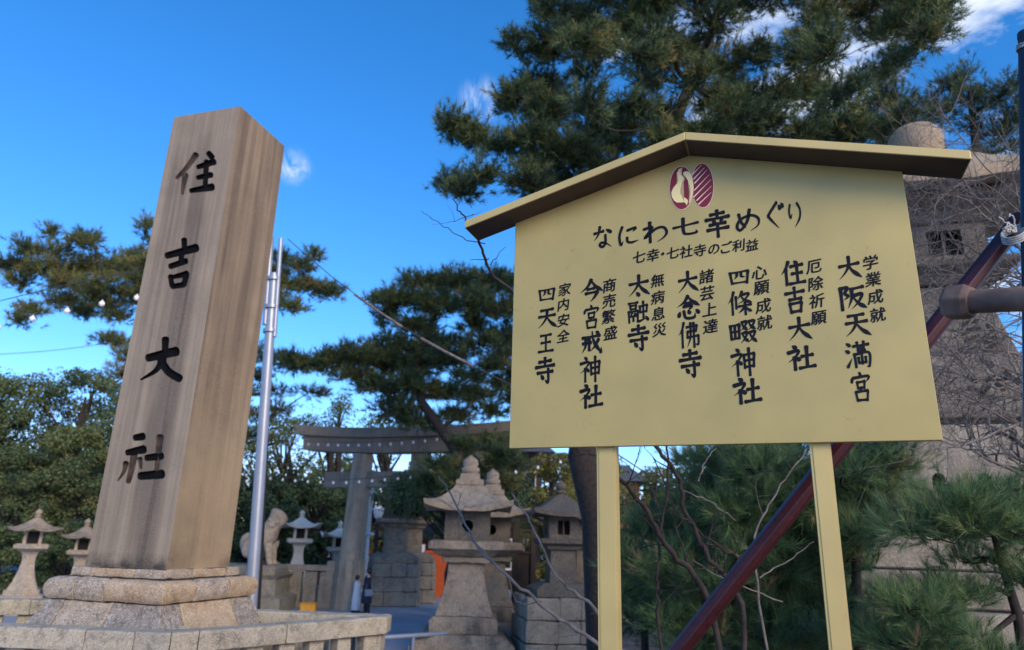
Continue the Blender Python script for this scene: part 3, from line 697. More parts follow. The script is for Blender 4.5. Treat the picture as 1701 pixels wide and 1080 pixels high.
STR = {
'大': 'h 8,42 90,32;p 50,4 48,38 32,66 4,94;n 48,38 62,62 97,90',
'阪': 'k 12,10 36,8 24,30 36,42 20,56;v 10,8 10,96;h 46,16 92,8;p 50,16 48,50 32,90;p 56,42 86,36 72,66 44,94;n 54,50 72,74 98,92',
'天': 'h 18,14 78,8;h 8,44 88,36;p 48,12 46,44 30,72 4,96;n 48,46 66,70 98,94',
'満': 'd 8,8 22,18;d 2,34 16,42;u 6,94 26,62;h 34,20 94,14;v 50,6 52,34;v 76,4 74,34;h 50,36 78,34;v 36,48 38,96;k 36,50 92,44 90,90 80,94;v 64,22 64,84;v 50,62 50,80;v 78,60 78,78;h 50,80 78,78',
'宮': 'd 46,2 54,14;d 14,20 10,36;k 16,22 88,16 76,34;v 34,36 36,56;v 68,34 64,56;h 34,37 68,33;h 36,56 64,54;p 52,54 42,68;v 24,68 28,96;v 78,66 72,96;h 24,69 78,64;h 28,96 74,94',
'住': 'p 34,4 22,30 2,54;v 22,32 22,98;d 58,2 70,14;h 42,24 92,18;h 46,54 88,50;h 34,94 98,88;v 68,22 68,90',
'吉': 'h 6,24 94,16;v 50,2 50,46;h 22,48 80,43;v 24,62 28,96;h 24,64 78,58;v 78,60 72,94;h 28,94 74,90',
'社': 'd 22,2 34,12;p 4,30 42,22 30,46 2,68;v 26,48 26,98;d 34,48 44,60;h 52,46 92,40;v 72,8 70,88;h 42,92 98,84',
'四': 'v 8,16 16,90;h 8,20 92,10;v 92,12 84,90;p 40,22 38,44 26,60;k 60,20 60,44 78,48;h 16,86 84,80',
'條': 'p 26,4 18,28 2,50;v 18,30 18,96;v 34,24 34,72;p 60,4 52,20 40,34;p 56,18 88,14 66,40 42,54;n 54,22 70,40 98,50;h 44,64 94,58;v 70,50 70,98;p 68,66 56,80 42,90;n 72,66 82,78 96,86',
'畷': 'v 6,22 8,76;h 6,24 38,18;v 38,20 36,74;h 8,48 36,46;v 22,22 22,72;h 8,76 36,72;p 48,12 66,8 56,32 42,44;n 48,16 56,30 68,42;p 72,10 94,6 84,30 70,42;n 74,14 82,28 97,40;p 48,56 66,50 56,76 40,94;n 48,58 58,76 70,88;p 72,54 94,48 84,74 68,92;n 74,56 84,74 99,92',
'神': 'd 22,2 34,12;p 4,28 42,22 28,46 2,66;v 26,46 26,98;d 32,46 42,58;v 52,24 54,72;h 52,26 92,20;v 92,22 88,68;h 54,46 88,42;h 54,68 88,64;v 72,2 72,98',
'念': 'p 50,2 34,26 4,46;n 50,4 68,24 98,44;h 36,32 62,30;k 30,46 66,42 50,62;d 14,66 8,86;k 30,64 38,92 72,92 78,74;d 48,62 56,74;d 82,60 94,74',
'佛': 'p 26,2 18,28 2,50;v 18,30 18,98;h 38,20 84,15;v 84,16 80,36;h 42,38 80,35;v 42,38 40,60;h 40,60 90,54;k 90,54 88,86 76,86;p 56,4 54,60 38,98;v 70,4 70,98',
'寺': 'h 20,18 80,12;v 50,2 50,34;h 4,38 96,30;h 12,60 88,54;k 66,44 66,95 50,86;d 30,68 42,82',
'太': 'h 8,42 90,32;p 50,4 48,38 32,66 4,94;n 48,38 62,62 97,90;d 38,78 50,92',
'融': 'h 4,10 48,6;v 12,20 14,36;h 12,21 40,18;v 40,19 38,36;h 14,36 38,34;v 4,46 6,96;h 4,48 48,44;v 48,46 46,94;p 20,52 14,64;d 32,52 36,62;h 14,68 40,66;v 26,68 26,90;v 58,24 60,54;h 58,26 92,20;v 92,22 88,52;h 60,52 88,48;v 74,4 74,84;u 52,92 92,78;d 84,70 96,88',
'今': 'p 50,2 34,32 4,56;n 50,6 68,32 98,54;h 34,44 62,40;h 26,62 76,56;p 76,57 64,78 46,98',
'戎': 'h 8,28 90,20;n 54,2 62,44 94,90;u 94,90 97,68;p 84,36 70,60 46,84;h 10,52 48,48;p 24,34 22,64 6,90;v 40,32 40,80;d 72,2 84,12',
'王': 'h 16,12 82,6;h 20,48 78,43;h 4,92 96,86;v 50,10 50,88',
'七': 'h 6,50 94,34;k 42,4 42,74 56,88 88,84 86,70',
'幸': 'h 24,16 76,11;v 50,2 50,30;h 6,34 94,27;d 32,38 40,48;p 66,36 58,48;h 20,54 80,49;h 10,72 90,67;v 50,50 50,99',
'な': 'h 4,30 52,22;p 34,2 26,34 4,62;d 66,16 92,30;k 62,40 62,76 48,92 32,84 40,74 62,76 92,94',
'に': 'k 20,6 6,50 12,94 24,76;k 44,26 84,16 70,34;k 42,60 44,80 64,86 96,78',
'わ': 'v 28,4 28,97;k 4,34 38,28 6,76 50,38 82,34 94,58 82,80 56,97',
'め': 'k 16,20 24,56 42,82;k 60,4 48,54 20,90 6,74 22,44 64,30 92,46 90,76 60,97',
'ぐ': 'k 66,4 22,44 22,54 68,95;d 74,14 82,28;d 88,8 96,22',
'り': 'k 20,8 12,36 18,60 30,44;k 64,4 80,30 74,64 42,98',
}
ink_eps = [0]
def draw_char(mb, ch, bx, wd=11.5):
    """bx = pixel box (u0,v0,u1,v1) of the character in the plane of the board"""
    u0, v0, u1, v1 = bx; uc, vc = (u0+u1)/2, (v0+v1)/2
    l_, r_, t_, b_ = sign_uv(u0, vc), sign_uv(u1, vc), sign_uv(uc, v0), sign_uv(uc, v1)
    cxx, czz = sign_uv(uc, vc); wx, hz = r_[0]-l_[0], t_[1]-b_[1]
    nst = STR[ch].count(';')+1; ww = wd if nst < 9 else wd*.80
    for st in STR[ch].split(';'):
        ty, *ps = st.split(' '); pts = [tuple(float(x) for x in p.split(',')) for p in ps]
        Lf, Rg, c0, c1 = outline(pts, ww, None, ty, True, 5 if len(pts) > 2 else 5)
        ink_eps[0] = (ink_eps[0]+1) % 9; e = .0012+ink_eps[0]*.00012
        f = lambda p: tuple(SP(cxx+(p.x/100-.5)*wx, e, czz-(p.y/100-.5)*hz))
        n = len(Lf); vs = [f(p) for p in Lf]+[f(p) for p in Rg]
        mb.add(vs, [(i, n+i, n+i+1, i+1) for i in range(n-1)])
        mb.add([f(Lf[0])]+[f(Rg[0])]+[f(p) for p in c0], [(0, 1, 2, 3, 4, 5)][:1] and [tuple([0]+[5, 4, 3, 2, 1])])
        mb.add([f(Rg[-1])]+[f(Lf[-1])]+[f(p) for p in c1], [(0, 5, 4, 3, 2, 1)])
COLS = [('四天王寺', [(894, 478, 923, 501), (893, 511, 926, 546), (894, 554, 920, 587), (889, 594, 922, 637)]),
 ('今宮戎神社', [(963, 464, 1002, 502), (968, 506, 997, 546), (965, 550, 1000, 590), (963, 592, 999, 635), (963, 638, 1001, 678)]),
 ('太融寺', [(1043, 456, 1080, 494), (1043, 500, 1078, 537), (1043, 540, 1079, 583)]),
 ('大念佛寺', [(1125, 450, 1161, 488), (1124, 491, 1163, 531), (1127, 535, 1164, 578), (1128, 581, 1166, 627)]),
 ('四條畷神社', [(1210, 448, 1246, 474), (1209, 483, 1250, 524), (1211, 531, 1257, 573), (1214, 578, 1257, 625), (1218, 627, 1264, 671)]),
 ('住吉大社', [(1297, 433, 1337, 474), (1303, 477, 1339, 521), (1308, 526, 1349, 568), (1308, 573, 1354, 615)]),
 ('大阪天満宮', [(1391, 425, 1431, 466), (1393, 474, 1439, 516), (1402, 519, 1446, 560), (1404, 566, 1447, 612), (1412, 617, 1449, 667)]),
 ('なにわ七幸めぐり', [(986, 376, 1018, 413), (1027, 374, 1062, 408), (1068, 367, 1110, 403), (1116, 361, 1162, 393), (1170, 349, 1214, 394), (1221, 347, 1263, 385), (1270, 335, 1303, 382), (1308, 336, 1335, 378)])]
for txt, bxs in COLS:
    m = MB()
    for ch, bx in zip(txt, bxs): draw_char(m, ch, bx, 15.5 if txt[0] == 'な' else 16)
    o_ = m.build('lettering', M['ink'], sb, kind='stuff'); fixnormals(o_)
    o_['label'] = 'large black brush lettering across the top' if txt[0] == 'な' else 'column of black brush lettering'
SMALL = [('家内安全', [(938, 481), (936, 506), (936, 532), (936, 558)], 20), ('商売繁盛', [(1013, 474), (1012, 500), (1011, 526), (1014, 553)], 22),
 ('無病息災', [(1092, 466), (1093, 494), (1093, 521), (1095, 548)], 22), ('諸芸上達', [(1174, 459), (1175, 487), (1178, 514), (1180, 542)], 24),
 ('心願成就', [(1261, 453), (1265, 478), (1268, 508), (1270, 536)], 25), ('厄除祈願', [(1352, 443), (1355, 471), (1357, 500), (1360, 528)], 25),
 ('学業成就', [(1446, 436), (1450, 464), (1454, 493), (1458, 523)], 26),
 ('七幸・七社寺のご利益', [(1062, 427), (1085, 424), (1101, 422), (1118, 420), (1140, 418), (1163, 416), (1186, 414), (1207, 411), (1227, 408), (1249, 407)], 21)]
glyph_cache = {}
def glyph(ch):
    if ch not in glyph_cache:
        cu = bpy.data.curves.new('glyph', 'FONT'); cu.body = ch; cu.offset = 0.0; cu.resolution_u = 2; cu.shear = .10
        o = bpy.data.objects.new('glyph', cu); C.objects.link(o)
        dg = bpy.context.evaluated_depsgraph_get(); dg.update(); me = bpy.data.meshes.new_from_object(o.evaluated_get(dg))
        V = [Vector(v.co) for v in me.vertices]; F = [tuple(p.vertices) for p in me.polygons]
        xs = [v.x for v in V]; ys = [v.y for v in V]; c = Vector(((max(xs)+min(xs))/2, (max(ys)+min(ys))/2, 0))
        bpy.data.objects.remove(o); bpy.data.meshes.remove(me); bpy.data.curves.remove(cu)
        glyph_cache[ch] = ([v-c for v in V], F)
    return glyph_cache[ch]
for txt, cs_, sz in SMALL:
    m = MB()
    for i, (ch, (u, v)) in enumerate(zip(txt, cs_)):
        V, F = glyph(ch); t0_, z0_ = sign_uv(u-sz/2, v); t1_, z1_ = sign_uv(u+sz/2, v); s_ = (t1_-t0_); tc0, tz0 = sign_uv(u, v)
        # brush slant: horizontals rise to the right
        for q, (ox, oy) in enumerate(((0, 0), (.022, 0), (-.022, 0), (0, .018), (0, -.018), (.018, .016), (-.018, -.016))):
            m.add([tuple(SP(tc0+(p.x+ox)*s_*1.08, .0012+q*.0001, tz0+(p.y+oy+p.x*.12)*s_*1.12)) for p in V], F)
    m.build('lettering', M['ink'], sb, label='small black lettering', kind='stuff')
# crest: two overlapping ovals
def oval(uc, vc, ru, rv, e, mat, name, tilt=0):
    m = MB(); P = []
    for i in range(48):
        a = 2*math.pi*i/48; x = ru*math.cos(a); y = rv*math.sin(a); x, y = x*math.cos(tilt)-y*math.sin(tilt), x*math.sin(tilt)+y*math.cos(tilt)
        t_, z_ = sign_uv(uc+x, vc+y); P.append((t_, z_))
    m.add([tuple(SP(t_, e, z_)) for t_, z_ in P], [tuple(range(48))]); o_ = m.build(name, M[mat], sb); fixnormals(o_); return o_
def cp(x, y): return (1080+x/9, 250+y/9)
def patch(pts, e, mat, name):
    m = MB(); P = [sign_uv(*cp(*p)) for p in pts]; c = bmesh.new()
    vs = [c.verts.new(SP(t_, e, z_)) for t_, z_ in P]; f = c.faces.new(vs); bmesh.ops.triangulate(c, faces=[f], ngon_method='EAR_CLIP')
    me = bpy.data.meshes.new(name); c.to_mesh(me); c.free(); me.materials.append(M[mat]); o_ = link(name, me, sb); return o_
oval(*cp(783, 525), 18.6, 37.2, .0010, 'crest_pink', 'crest_rim', -.03); oval(*cp(783, 525), 18.0, 36.4, .0014, 'crest', 'crest_oval', -.03)
oval(*cp(470, 563), 20.0, 36.4, .0018, 'crest_pink', 'crest_rim'); oval(*cp(470, 563), 19.4, 35.6, .0022, 'crest', 'crest_oval')
left_flame = [(485, 258), (430, 285), (400, 340), (412, 400), (425, 450), (400, 500), (350, 560), (318, 630), (325, 700), (360, 755), (400, 782), (460, 782), (510, 778), (535, 800), (542, 828), (562, 790), (565, 745), (530, 715), (475, 690), (450, 650), (448, 600), (465, 540), (500, 480), (515, 430), (500, 400), (470, 370), (458, 320), (468, 280)]
patch(left_flame, .0030, 'crest_gold', 'crest_flame')
right_flame = [(500, 330), (540, 314), (578, 322), (610, 370), (635, 440), (648, 520), (642, 620), (625, 700), (600, 770), (578, 800), (590, 740), (605, 670), (608, 590), (590, 520), (565, 450), (530, 400), (500, 372), (492, 350)]
patch(right_flame, .0030, 'crest_gold', 'crest_flame')
for (x1, y1, x2, y2) in [(628, 370, 775, 215), (648, 435, 812, 262), (662, 498, 855, 290), (660, 602, 885, 362), (652, 702, 910, 438), (695, 755, 922, 532), (722, 812, 915, 632)]:
    dx, dy = x2-x1, y2-y1; Ln_ = math.hypot(dx, dy); nx_, ny_ = -dy/Ln_, dx/Ln_; w_ = 8.5
    patch([(x1+nx_*w_, y1+ny_*w_), (x2+nx_*2, y2+ny_*2), (x2-nx_*2, y2-ny_*2), (x1-nx_*w_, y1-ny_*w_)], .0030, 'crest_pink', 'crest_line')

# ================================================================ BRACE, POLE, PIPE at right
bp0 = at(1105, 1110, 3.75); bp1 = at(1697, 362, 3.22); d_ = (bp0-bp1).normalized(); bp00 = bp0+d_*((bp0.z-1.2)/max(.01, -d_.z))
m = MB(); c0 = bp00
m.tube([Vector((0, 0, 0)), bp1-c0], .0455, n=8, smooth=False)
br = m.build('bracing_pole', M['maroon'], label='glossy maroon octagonal pole leaning diagonally behind the gold sign', cat='pole', loc=c0); bevel(br, .004, 2)
side_ = (bp1-c0).normalized()
vp1 = at(1704, 54, 3.12); vpd = at(1713, 560, 3.12); vd = (vp1-vpd).normalized(); vbase = vpd-vd*((vpd.z-1.25)/vd.z); vL = (vp1-vbase).length
upr = thing('upright_pole', 'dark blue black upright pole at the right edge with wire bindings', 'pole', vbase)
upr.rotation_euler = vd.to_track_quat('Z', 'Y').to_euler()
m = MB(); m.tube([(0, 0, 0), (0, 0, vL-.04)], .035, n=20); m.build('shaft', M['black_pipe'], upr)
m = MB(); m.prof([(.037, 0), (.039, .01), (.039, .035), (.031, .042)], 20, (0, 0, vL-.04), smooth=True); m.build('end_cap', M['black_pipe'], upr)
def coil(z, turns, r, seed, tail):
    rg = random.Random(seed); pts = []
    for i in range(turns*14):
        a = i/14*2*math.pi; pts.append((r*math.cos(a)*(1+rg.uniform(-.02, .08)), r*math.sin(a)*(1+rg.uniform(-.02, .08)), z+i/14*.011+.012*math.sin(a+seed)+rg.uniform(-.002, .002)))
    mm = MB(); mm.tube(pts, .0042, n=5)
    for _ in range(tail):
        p = Vector((-r*.9, -r*.6, z+rg.uniform(-.01, .04))); q = [tuple(p)]
        for k in range(5):
            p = p+Vector((-rg.uniform(.004, .02), rg.uniform(-.012, .004), rg.uniform(-.02, .02))); q.append(tuple(p))
        mm.tube(q, .0034, n=4)
    return mm
coil(vL-.12, 3, .0395, 1, 4).build('wire_binding', M['wire'], upr)
coil((at(1708, 392, 3.12)-vbase).length, 4, .0405, 2, 12).build('wire_binding', M['wire'], upr)
rgw = random.Random(12); tie = thing('rope_tie', 'frayed pale rope tying the maroon brace to the dark upright pole', 'rope', at(1692, 380, 3.08)); t0_ = Vector(tie.location)
m = MB()
for j in range(4):
    ph = j*.011; m.tube([Vector((.052*math.cos(a), .052*math.sin(a), .05*math.sin(a+.8)+ph-.02)) + Vector((.02, .06, 0)) for a in [2*math.pi*k/18 for k in range(19)]], .0048, n=5)
m.build('coil', M['wire'], tie)
for j in range(9):
    p = Vector((-.02, -.01, rgw.uniform(-.02, .02))); q = [p.copy()]
    for k in range(6):
        p = p+Vector((-rgw.uniform(.002, .020), rgw.uniform(-.01, .004), rgw.uniform(-.018, .018))); q.append(p.copy())
    m = MB(); m.tube(q, .0042, n=4); m.build('strand', M['wire'], tie)
pe = at(1578, 503, 1.95); pd = at(1701, 497, 1.80)
ax = (pd-pe).normalized(); pend = pe+ax*1.6
pipe = thing('rusty_pipe', 'rusty brown pipe with a hexagonal end fitting sticking in from the right', 'pipe', pe)
m = MB(); m.tube([Vector((0, 0, 0))+ax*.035, pend-pe], .0345, n=20); m.build('tube', M['rust'], pipe)
m = MB(); m.tube([Vector((0, 0, 0))-ax*.012, Vector((0, 0, 0)), ax*.045, ax*.06], [.045, .0545, .0545, .047], n=6, smooth=False); hx_ = m.build('end_fitting', M['rust'], pipe); bevel(hx_, .006, 3)
m = MB(); m.tube([pend-pe-Vector((0, 0, pend.z-1.25)), pend-pe+Vector((0, 0, .05))], .035, n=14); m.build('support_post', M['rust'], pipe)

# ================================================================ STONE LANTERN BUILDER
def roof_mesh(m, n, R, z0_, H, up=.0, th=.1, r_top=.1, rot=None, c=(0, 0), pw=1.7, seg=6, rings=8, rim=None):
    """curved pyramid roof: R = apothem (n<=8) at the eaves, eaves lift by up at the corners"""
    rot = math.pi/n if rot is None else rot; k = 1/math.cos(math.pi/n)
    def P(s, i, f):
        a0 = rot+2*math.pi*i/n; a1 = rot+2*math.pi*(i+1)/n
        x = R*k*(math.cos(a0)*(1-f)+math.cos(a1)*f); y = R*k*(math.sin(a0)*(1-f)+math.sin(a1)*f)
        cn = abs(2*f-1)**2.5
        return x, y, cn
    RR = []
    for q in range(rings+1):
        s = r_top/R+(1-r_top/R)*(q/rings); rg = []
        for i in range(n):
            for f_ in range(seg):
                x, y, cn = P(s, i, f_/seg); h = z0_+th+(H-th)*((1-s)/(1-r_top/R))**pw+up*cn*s**4
                rg.append((c[0]+x*s*(1+.02*cn*s), c[1]+y*s*(1+.02*cn*s), h))
        RR.append(rg)
    RR = RR[::-1]
    bot = []
    for i in range(n):
        for f_ in range(seg):
            x, y, cn = P(1, i, f_/seg); bot.append((c[0]+x*.985, c[1]+y*.985, z0_+up*cn))
    inn = []
    for i in range(n):
        for f_ in range(seg):
            x, y, cn = P(1, i, f_/seg); inn.append((c[0]+x*.5, c[1]+y*.5, z0_+th*.55))
    m.loft([inn, bot]+RR, (True, True))
    return m
def finial(m, r, z, c=(0, 0), sq=False):
    h = r*2
    m.prof([(r*1.15, z), (r*1.2, z+.25*r), (r*.6, z+.32*r), (r*.62, z+.55*r), (r*.95, z+.7*r), (r*1.0, z+.95*r), (r*.5, z+1.05*r), (r*.55, z+1.2*r), (r*.9, z+1.5*r), (r*.95, z+1.9*r), (r*.75, z+2.3*r), (r*.35, z+2.65*r), (r*.03, z+2.95*r)], 14, (c[0], c[1], 0), smooth=True)
def firebox_square(root, mat, hw, z0_, H, hole='round', wall=.12):
    """four walls with openings round a hollow dark chamber"""
    for i in range(4):
        a = i*math.pi/2; Mx = Matrix.Rotation(a, 4, 'Z')
        m = MB()
        w2, h2 = hw-.001, H/2; n = 16; r = min(w2, h2)*.42
        if hole == 'round': hole_ = [(r*math.cos(2*math.pi*k/n+math.pi/4), r*math.sin(2*math.pi*k/n+math.pi/4)) for k in range(n)]
        else: hole_ = []
        if hole == 'round':
            sqr = []
            for k in range(n):
                x, z = hole_[k]; q = max(abs(x), abs(z)); sqr.append((x/q*w2, z/q*h2))
            def V(p, y): return tuple(Mx @ Vector((p[0], y, z0_+h2+p[1])))
            lv = [[V(p, -hw) for p in hole_], [V(p, -hw) for p in sqr], [V((p[0]*(1-wall/hw), p[1]), -hw+wall) for p in sqr], [V(p, -hw+wall) for p in hole_]]
            vs = [p for l_ in lv for p in l_]; fs = []
            for a_, b_ in ((0, 1), (1, 2), (2, 3), (3, 0)):
                for k in range(n):
                    j = (k+1) % n; fs.append((a_*n+k, a_*n+j, b_*n+j, b_*n+k))
            m.add(vs, fs)
        else:
            ow = w2*.42; pw_ = w2-ow
            for sx_ in (-1, 1): m.box((sx_*(ow+pw_/2), -hw+wall/2, z0_+h2), (pw_, wall, H), M=Mx)
            m.box((0, -hw+wall/2, z0_+H*.09), (ow*2-.002, wall*.96, H*.18), M=Mx); m.box((0, -hw+wall/2, z0_+H*.92), (ow*2-.002, wall*.96, H*.16), M=Mx)
            m.box((0, -hw+wall*.6, z0_+h2), (ow*.14, wall*.3, H*.66), M=Mx); 
        o = m.build('wall_panel', mat, root); fixnormals(o)
def lantern_square(name, label, P, S, mat, rmat, group=None, hole='round', rz=0, base_stones=False, tall=1.0, cat='stone lantern'):
    """big Edo style square lantern; S scales a 5.4 m tall type"""
    t = thing(name, label, cat, P, rz, group)
    def B(m, nm, mt, bv=.02): return bevel(roughen(m.build(nm, M[mt], t), .16*S, .022*S, 2.2, len(nm)), bv*S*.6, 1)
    m = MB(); m.prof([(1.38*S, 0), (1.38*S, .42*S), (1.15*S, .62*S), (1.12*S, .66*S)]); B(m, 'lower_base', mat)
    m = MB(); m.prof([(.92*S, .662*S), (.92*S, .98*S), (.82*S, 1.08*S)]); B(m, 'upper_base', mat)
    m = MB(); m.prof([(.80*S, 1.082*S), (.70*S, 1.35*S), (.58*S, 1.75*S), (.52*S, 2.1*S), (.50*S, 2.42*S), (.51*S, 2.45*S)]); B(m, 'shaft', mat)
    m = MB(); m.prof([(.66*S, 2.452*S), (.68*S, 2.62*S)]); B(m, 'collar', mat)
    m = MB(); m.prof([(.74*S, 2.622*S), (.98*S, 2.80*S), (1.04*S, 2.82*S), (1.04*S, 3.02*S), (.96*S, 3.05*S)]); B(m, 'platform', mat)
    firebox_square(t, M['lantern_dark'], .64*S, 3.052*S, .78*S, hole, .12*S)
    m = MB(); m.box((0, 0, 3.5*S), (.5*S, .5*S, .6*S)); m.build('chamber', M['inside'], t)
    m = MB(); roof_mesh(m, 4, 1.24*S, 3.834*S, .80*S, .16*S, .17*S, .36*S, pw=1.75); o = m.build('roof', M[rmat], t); fixnormals(o); roughen(o, .15*S, .035*S, 2.0, 3)
    m = MB(); m.prof([(.42*S, 4.60*S), (.40*S, 4.76*S), (.30*S, 4.77*S), (.27*S, 4.93*S)]); B(m, 'finial_block', rmat)
    m = MB(); m.prof([(.20*S, 4.932*S), (.27*S, 4.99*S), (.28*S, 5.10*S), (.21*S, 5.13*S), (.24*S, 5.22*S), (.22*S, 5.33*S), (.08*S, 5.44*S), (.005, 5.5*S)], 12, smooth=True); m.build('finial', M[rmat], t)
    return t
Pm = at(768, 1098, 19.6); Pm.z = 0
L1 = lantern_square('stone_lantern', 'huge weathered stone lantern nearest the road, left of the overlapping pair', Pm, 1.0, 'lantern', 'lantern_roof', 'big stone lanterns behind the sign', rz=.03)
k = (at(768, 755, 19.6).z)/5.5
L1.scale = (k, k, k)
P2 = at(809, 1080, 22.6); P2.z = 0
L2 = copy_tree(L1, loc=P2, rz=.05, label='huge weathered stone lantern partly hidden behind the right of its twin'); k2 = at(815, 778, 22.6).z/5.5; L2.scale = (k2*.97, k2*.97, k2)

def lantern_flared(name, label, P, Ht, mat, rmat, group=None, rz=0, n=4, ped=0):
    """slender shrine lantern: flared shaft, open fire box on posts, upturned eaves"""
    t = thing(name, label, 'stone lantern', P, rz, group); S = Ht/3.4
    if ped:
        m = MB(); m.prof([(.75*S, -ped), (.75*S, 0)], n); bevel(m.build('pedestal', M[mat], t), .02, 2)
    m = MB(); m.prof([(.72*S, 0), (.72*S, .2*S), (.58*S, .26*S), (.58*S, .42*S)], n); bevel(m.build('base', M[mat], t), .015, 2)
    m = MB(); m.prof([(.50*S, .422*S), (.36*S, .75*S), (.25*S, 1.15*S), (.21*S, 1.45*S), (.24*S, 1.7*S), (.32*S, 1.84*S)], n); m.build('shaft', M[mat], t)
    m = MB(); m.prof([(.40*S, 1.842*S), (.56*S, 1.93*S), (.58*S, 2.05*S), (.50*S, 2.10*S)], n); m.build('platform', M[mat], t)
    for i in range(4):
        a = math.pi/4+i*math.pi/2; m = MB(); m.box((.30*S*math.cos(a)*1.2, .30*S*math.sin(a)*1.2, 2.33*S), (.10*S, .10*S, .455*S)); m.build('post', M[mat], t)
    m = MB(); m.box((0, 0, 2.33*S), (.36*S, .36*S, .45*S)); m.build('chamber', M['inside'], t)
    m = MB(); roof_mesh(m, n, .88*S, 2.562*S, .48*S, (.24 if n == 4 else .10)*S, .08*S, .14*S, pw=1.6); o = m.build('roof', M[rmat], t); fixnormals(o)
    m = MB(); finial(m, .14*S, 3.02*S); m.build('finial', M[rmat], t)
    return t
def place_flared(u, vt, vb, Y, name, label, mat, rmat, group, n=4, rz=.2, zb_=None, ped=0):
    b = at(u+(vb-vt)*.0, vb, Y); tp = at(u, vt, Y); z = b.z if zb_ is None else zb_
    return lantern_flared(name, label, (tp.x, tp.y, z), tp.z-z, mat, rmat, group, rz, n, ped=z if ped else 0)
place_flared(66, 846, 1000, 26.0, 'stone_lantern', 'grey stone lantern with upturned eaves standing left of the carved pillar', 'base_grey', 'lantern', 'stone lanterns left of the pillar', ped=1, rz=.5, n=6)
place_flared(147, 862, 1000, 28.5, 'stone_lantern', 'grey stone lantern half hidden behind the left edge of the carved pillar', 'base_grey', 'lantern', 'stone lanterns left of the pillar', ped=1, rz=.5, n=6)
place_flared(503, 848, 972, 33.5, 'stone_lantern', 'pale granite lantern behind the stone wall left of the torii column', 'white_stone', 'white_stone', 'pale granite lanterns beyond the wall', ped=1, rz=.35)
place_flared(566, 866, 980, 36, 'stone_lantern', 'pale granite lantern mostly hidden behind the torii column', 'white_stone', 'white_stone', 'pale granite lanterns beyond the wall', ped=1, rz=.35)

# square shaft lanterns on rough stone blocks, right of the torii column
def block_base(t, hw, z0_, z1_, rows, mat, seed, name='block', per=3, gap=.012):
    rg = random.Random(seed); h = (z1_-z0_)/rows
    m = MB(); m.box((0, 0, (z0_+z1_)/2), ((hw-.09)*2, (hw-.09)*2, z1_-z0_-.004)); m.build('core', M['inside'], t)
    for r in range(rows):
        hh = hw*(1+.04*(rows-1-r)/max(1, rows-1)) if rows > 1 else hw
        for s in range(4):
            Mx = Matrix.Rotation(s*math.pi/2, 4, 'Z'); cuts = [-hh]+sorted(-hh+2*hh*(j+rg.uniform(-.2, .2))/per for j in range(1, per))+[hh-.2]
            cuts[0] = -hh
            for a, b in zip(cuts[:-1], cuts[1:]):
                m = MB(); d = rg.uniform(-.015, .02); m.box(((a+b)/2, -hh+.1-d, z0_+h*(r+.5)), (b-a-gap, .2, h-gap), M=Mx, bev=.03)
                roughen(m.build(name, M[mat], t), .2, .022, 2.0, r*7+s)
def lantern_shrine(label, P, Ht, hw, base_h, seed, group, rz, mat='lantern', rmat='lantern_dark', rows=3):
    t = thing('stone_lantern', label, 'stone lantern', P, rz, group)
    block_base(t, hw, 0, base_h, rows, 'masonry', seed)
    s = (Ht-base_h)/3.2; z = base_h; w_ = .62*s
    m = MB(); m.prof([(w_*1.35, z+.002), (w_*1.35, z+.18*s), (w_*.95, z+.34*s)]); m.build('base', M[mat], t)
    m = MB(); m.prof([(w_*.62, z+.342*s), (w_*.58, z+1.25*s)]); m.build('shaft', M[mat], t)
    m = MB(); m.prof([(w_*.75, z+1.252*s), (w_*.8, z+1.34*s), (w_*1.1, z+1.42*s), (w_*1.14, z+1.55*s)]); m.build('platform', M[mat], t)
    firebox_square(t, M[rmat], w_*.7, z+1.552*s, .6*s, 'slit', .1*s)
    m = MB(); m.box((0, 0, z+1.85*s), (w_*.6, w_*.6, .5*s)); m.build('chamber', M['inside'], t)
    m = MB(); roof_mesh(m, 4, w_*1.55, z+2.154*s, .6*s, .1*s, .12*s, .2*s, pw=1.4); o = m.build('roof', M[rmat], t); fixnormals(o)
    m = MB(); finial(m, .17*s, z+2.74*s); m.build('finial', M[rmat], t)
    return t
for (u, Y, lab, sd_) in ((649, 33.0, 'stone lantern on a rough block base, nearest the torii column', 1), (676, 34.6, 'stone lantern on a rough block base, between its twin and the orange fence', 2)):
    b = at(u, 1004, Y); b.z = 0; lantern_shrine(lab, b, 5.6, 1.05, 1.75, sd_, 'stone lanterns on rough block bases', .28)
for (u, Y, lab, sd_) in ((930, 19.2, 'dark stone lantern on large blocks behind the left sign post', 5), (972, 21.5, 'dark stone lantern behind, almost hidden by the left sign post', 6)):
    b = at(u, 1100, Y); b.z = 0; lantern_shrine(lab, b, 4.4, 1.05, 1.55, sd_, 'dark stone lanterns near the left sign post', .15, 'lantern_dark', 'lantern_dark', 3)

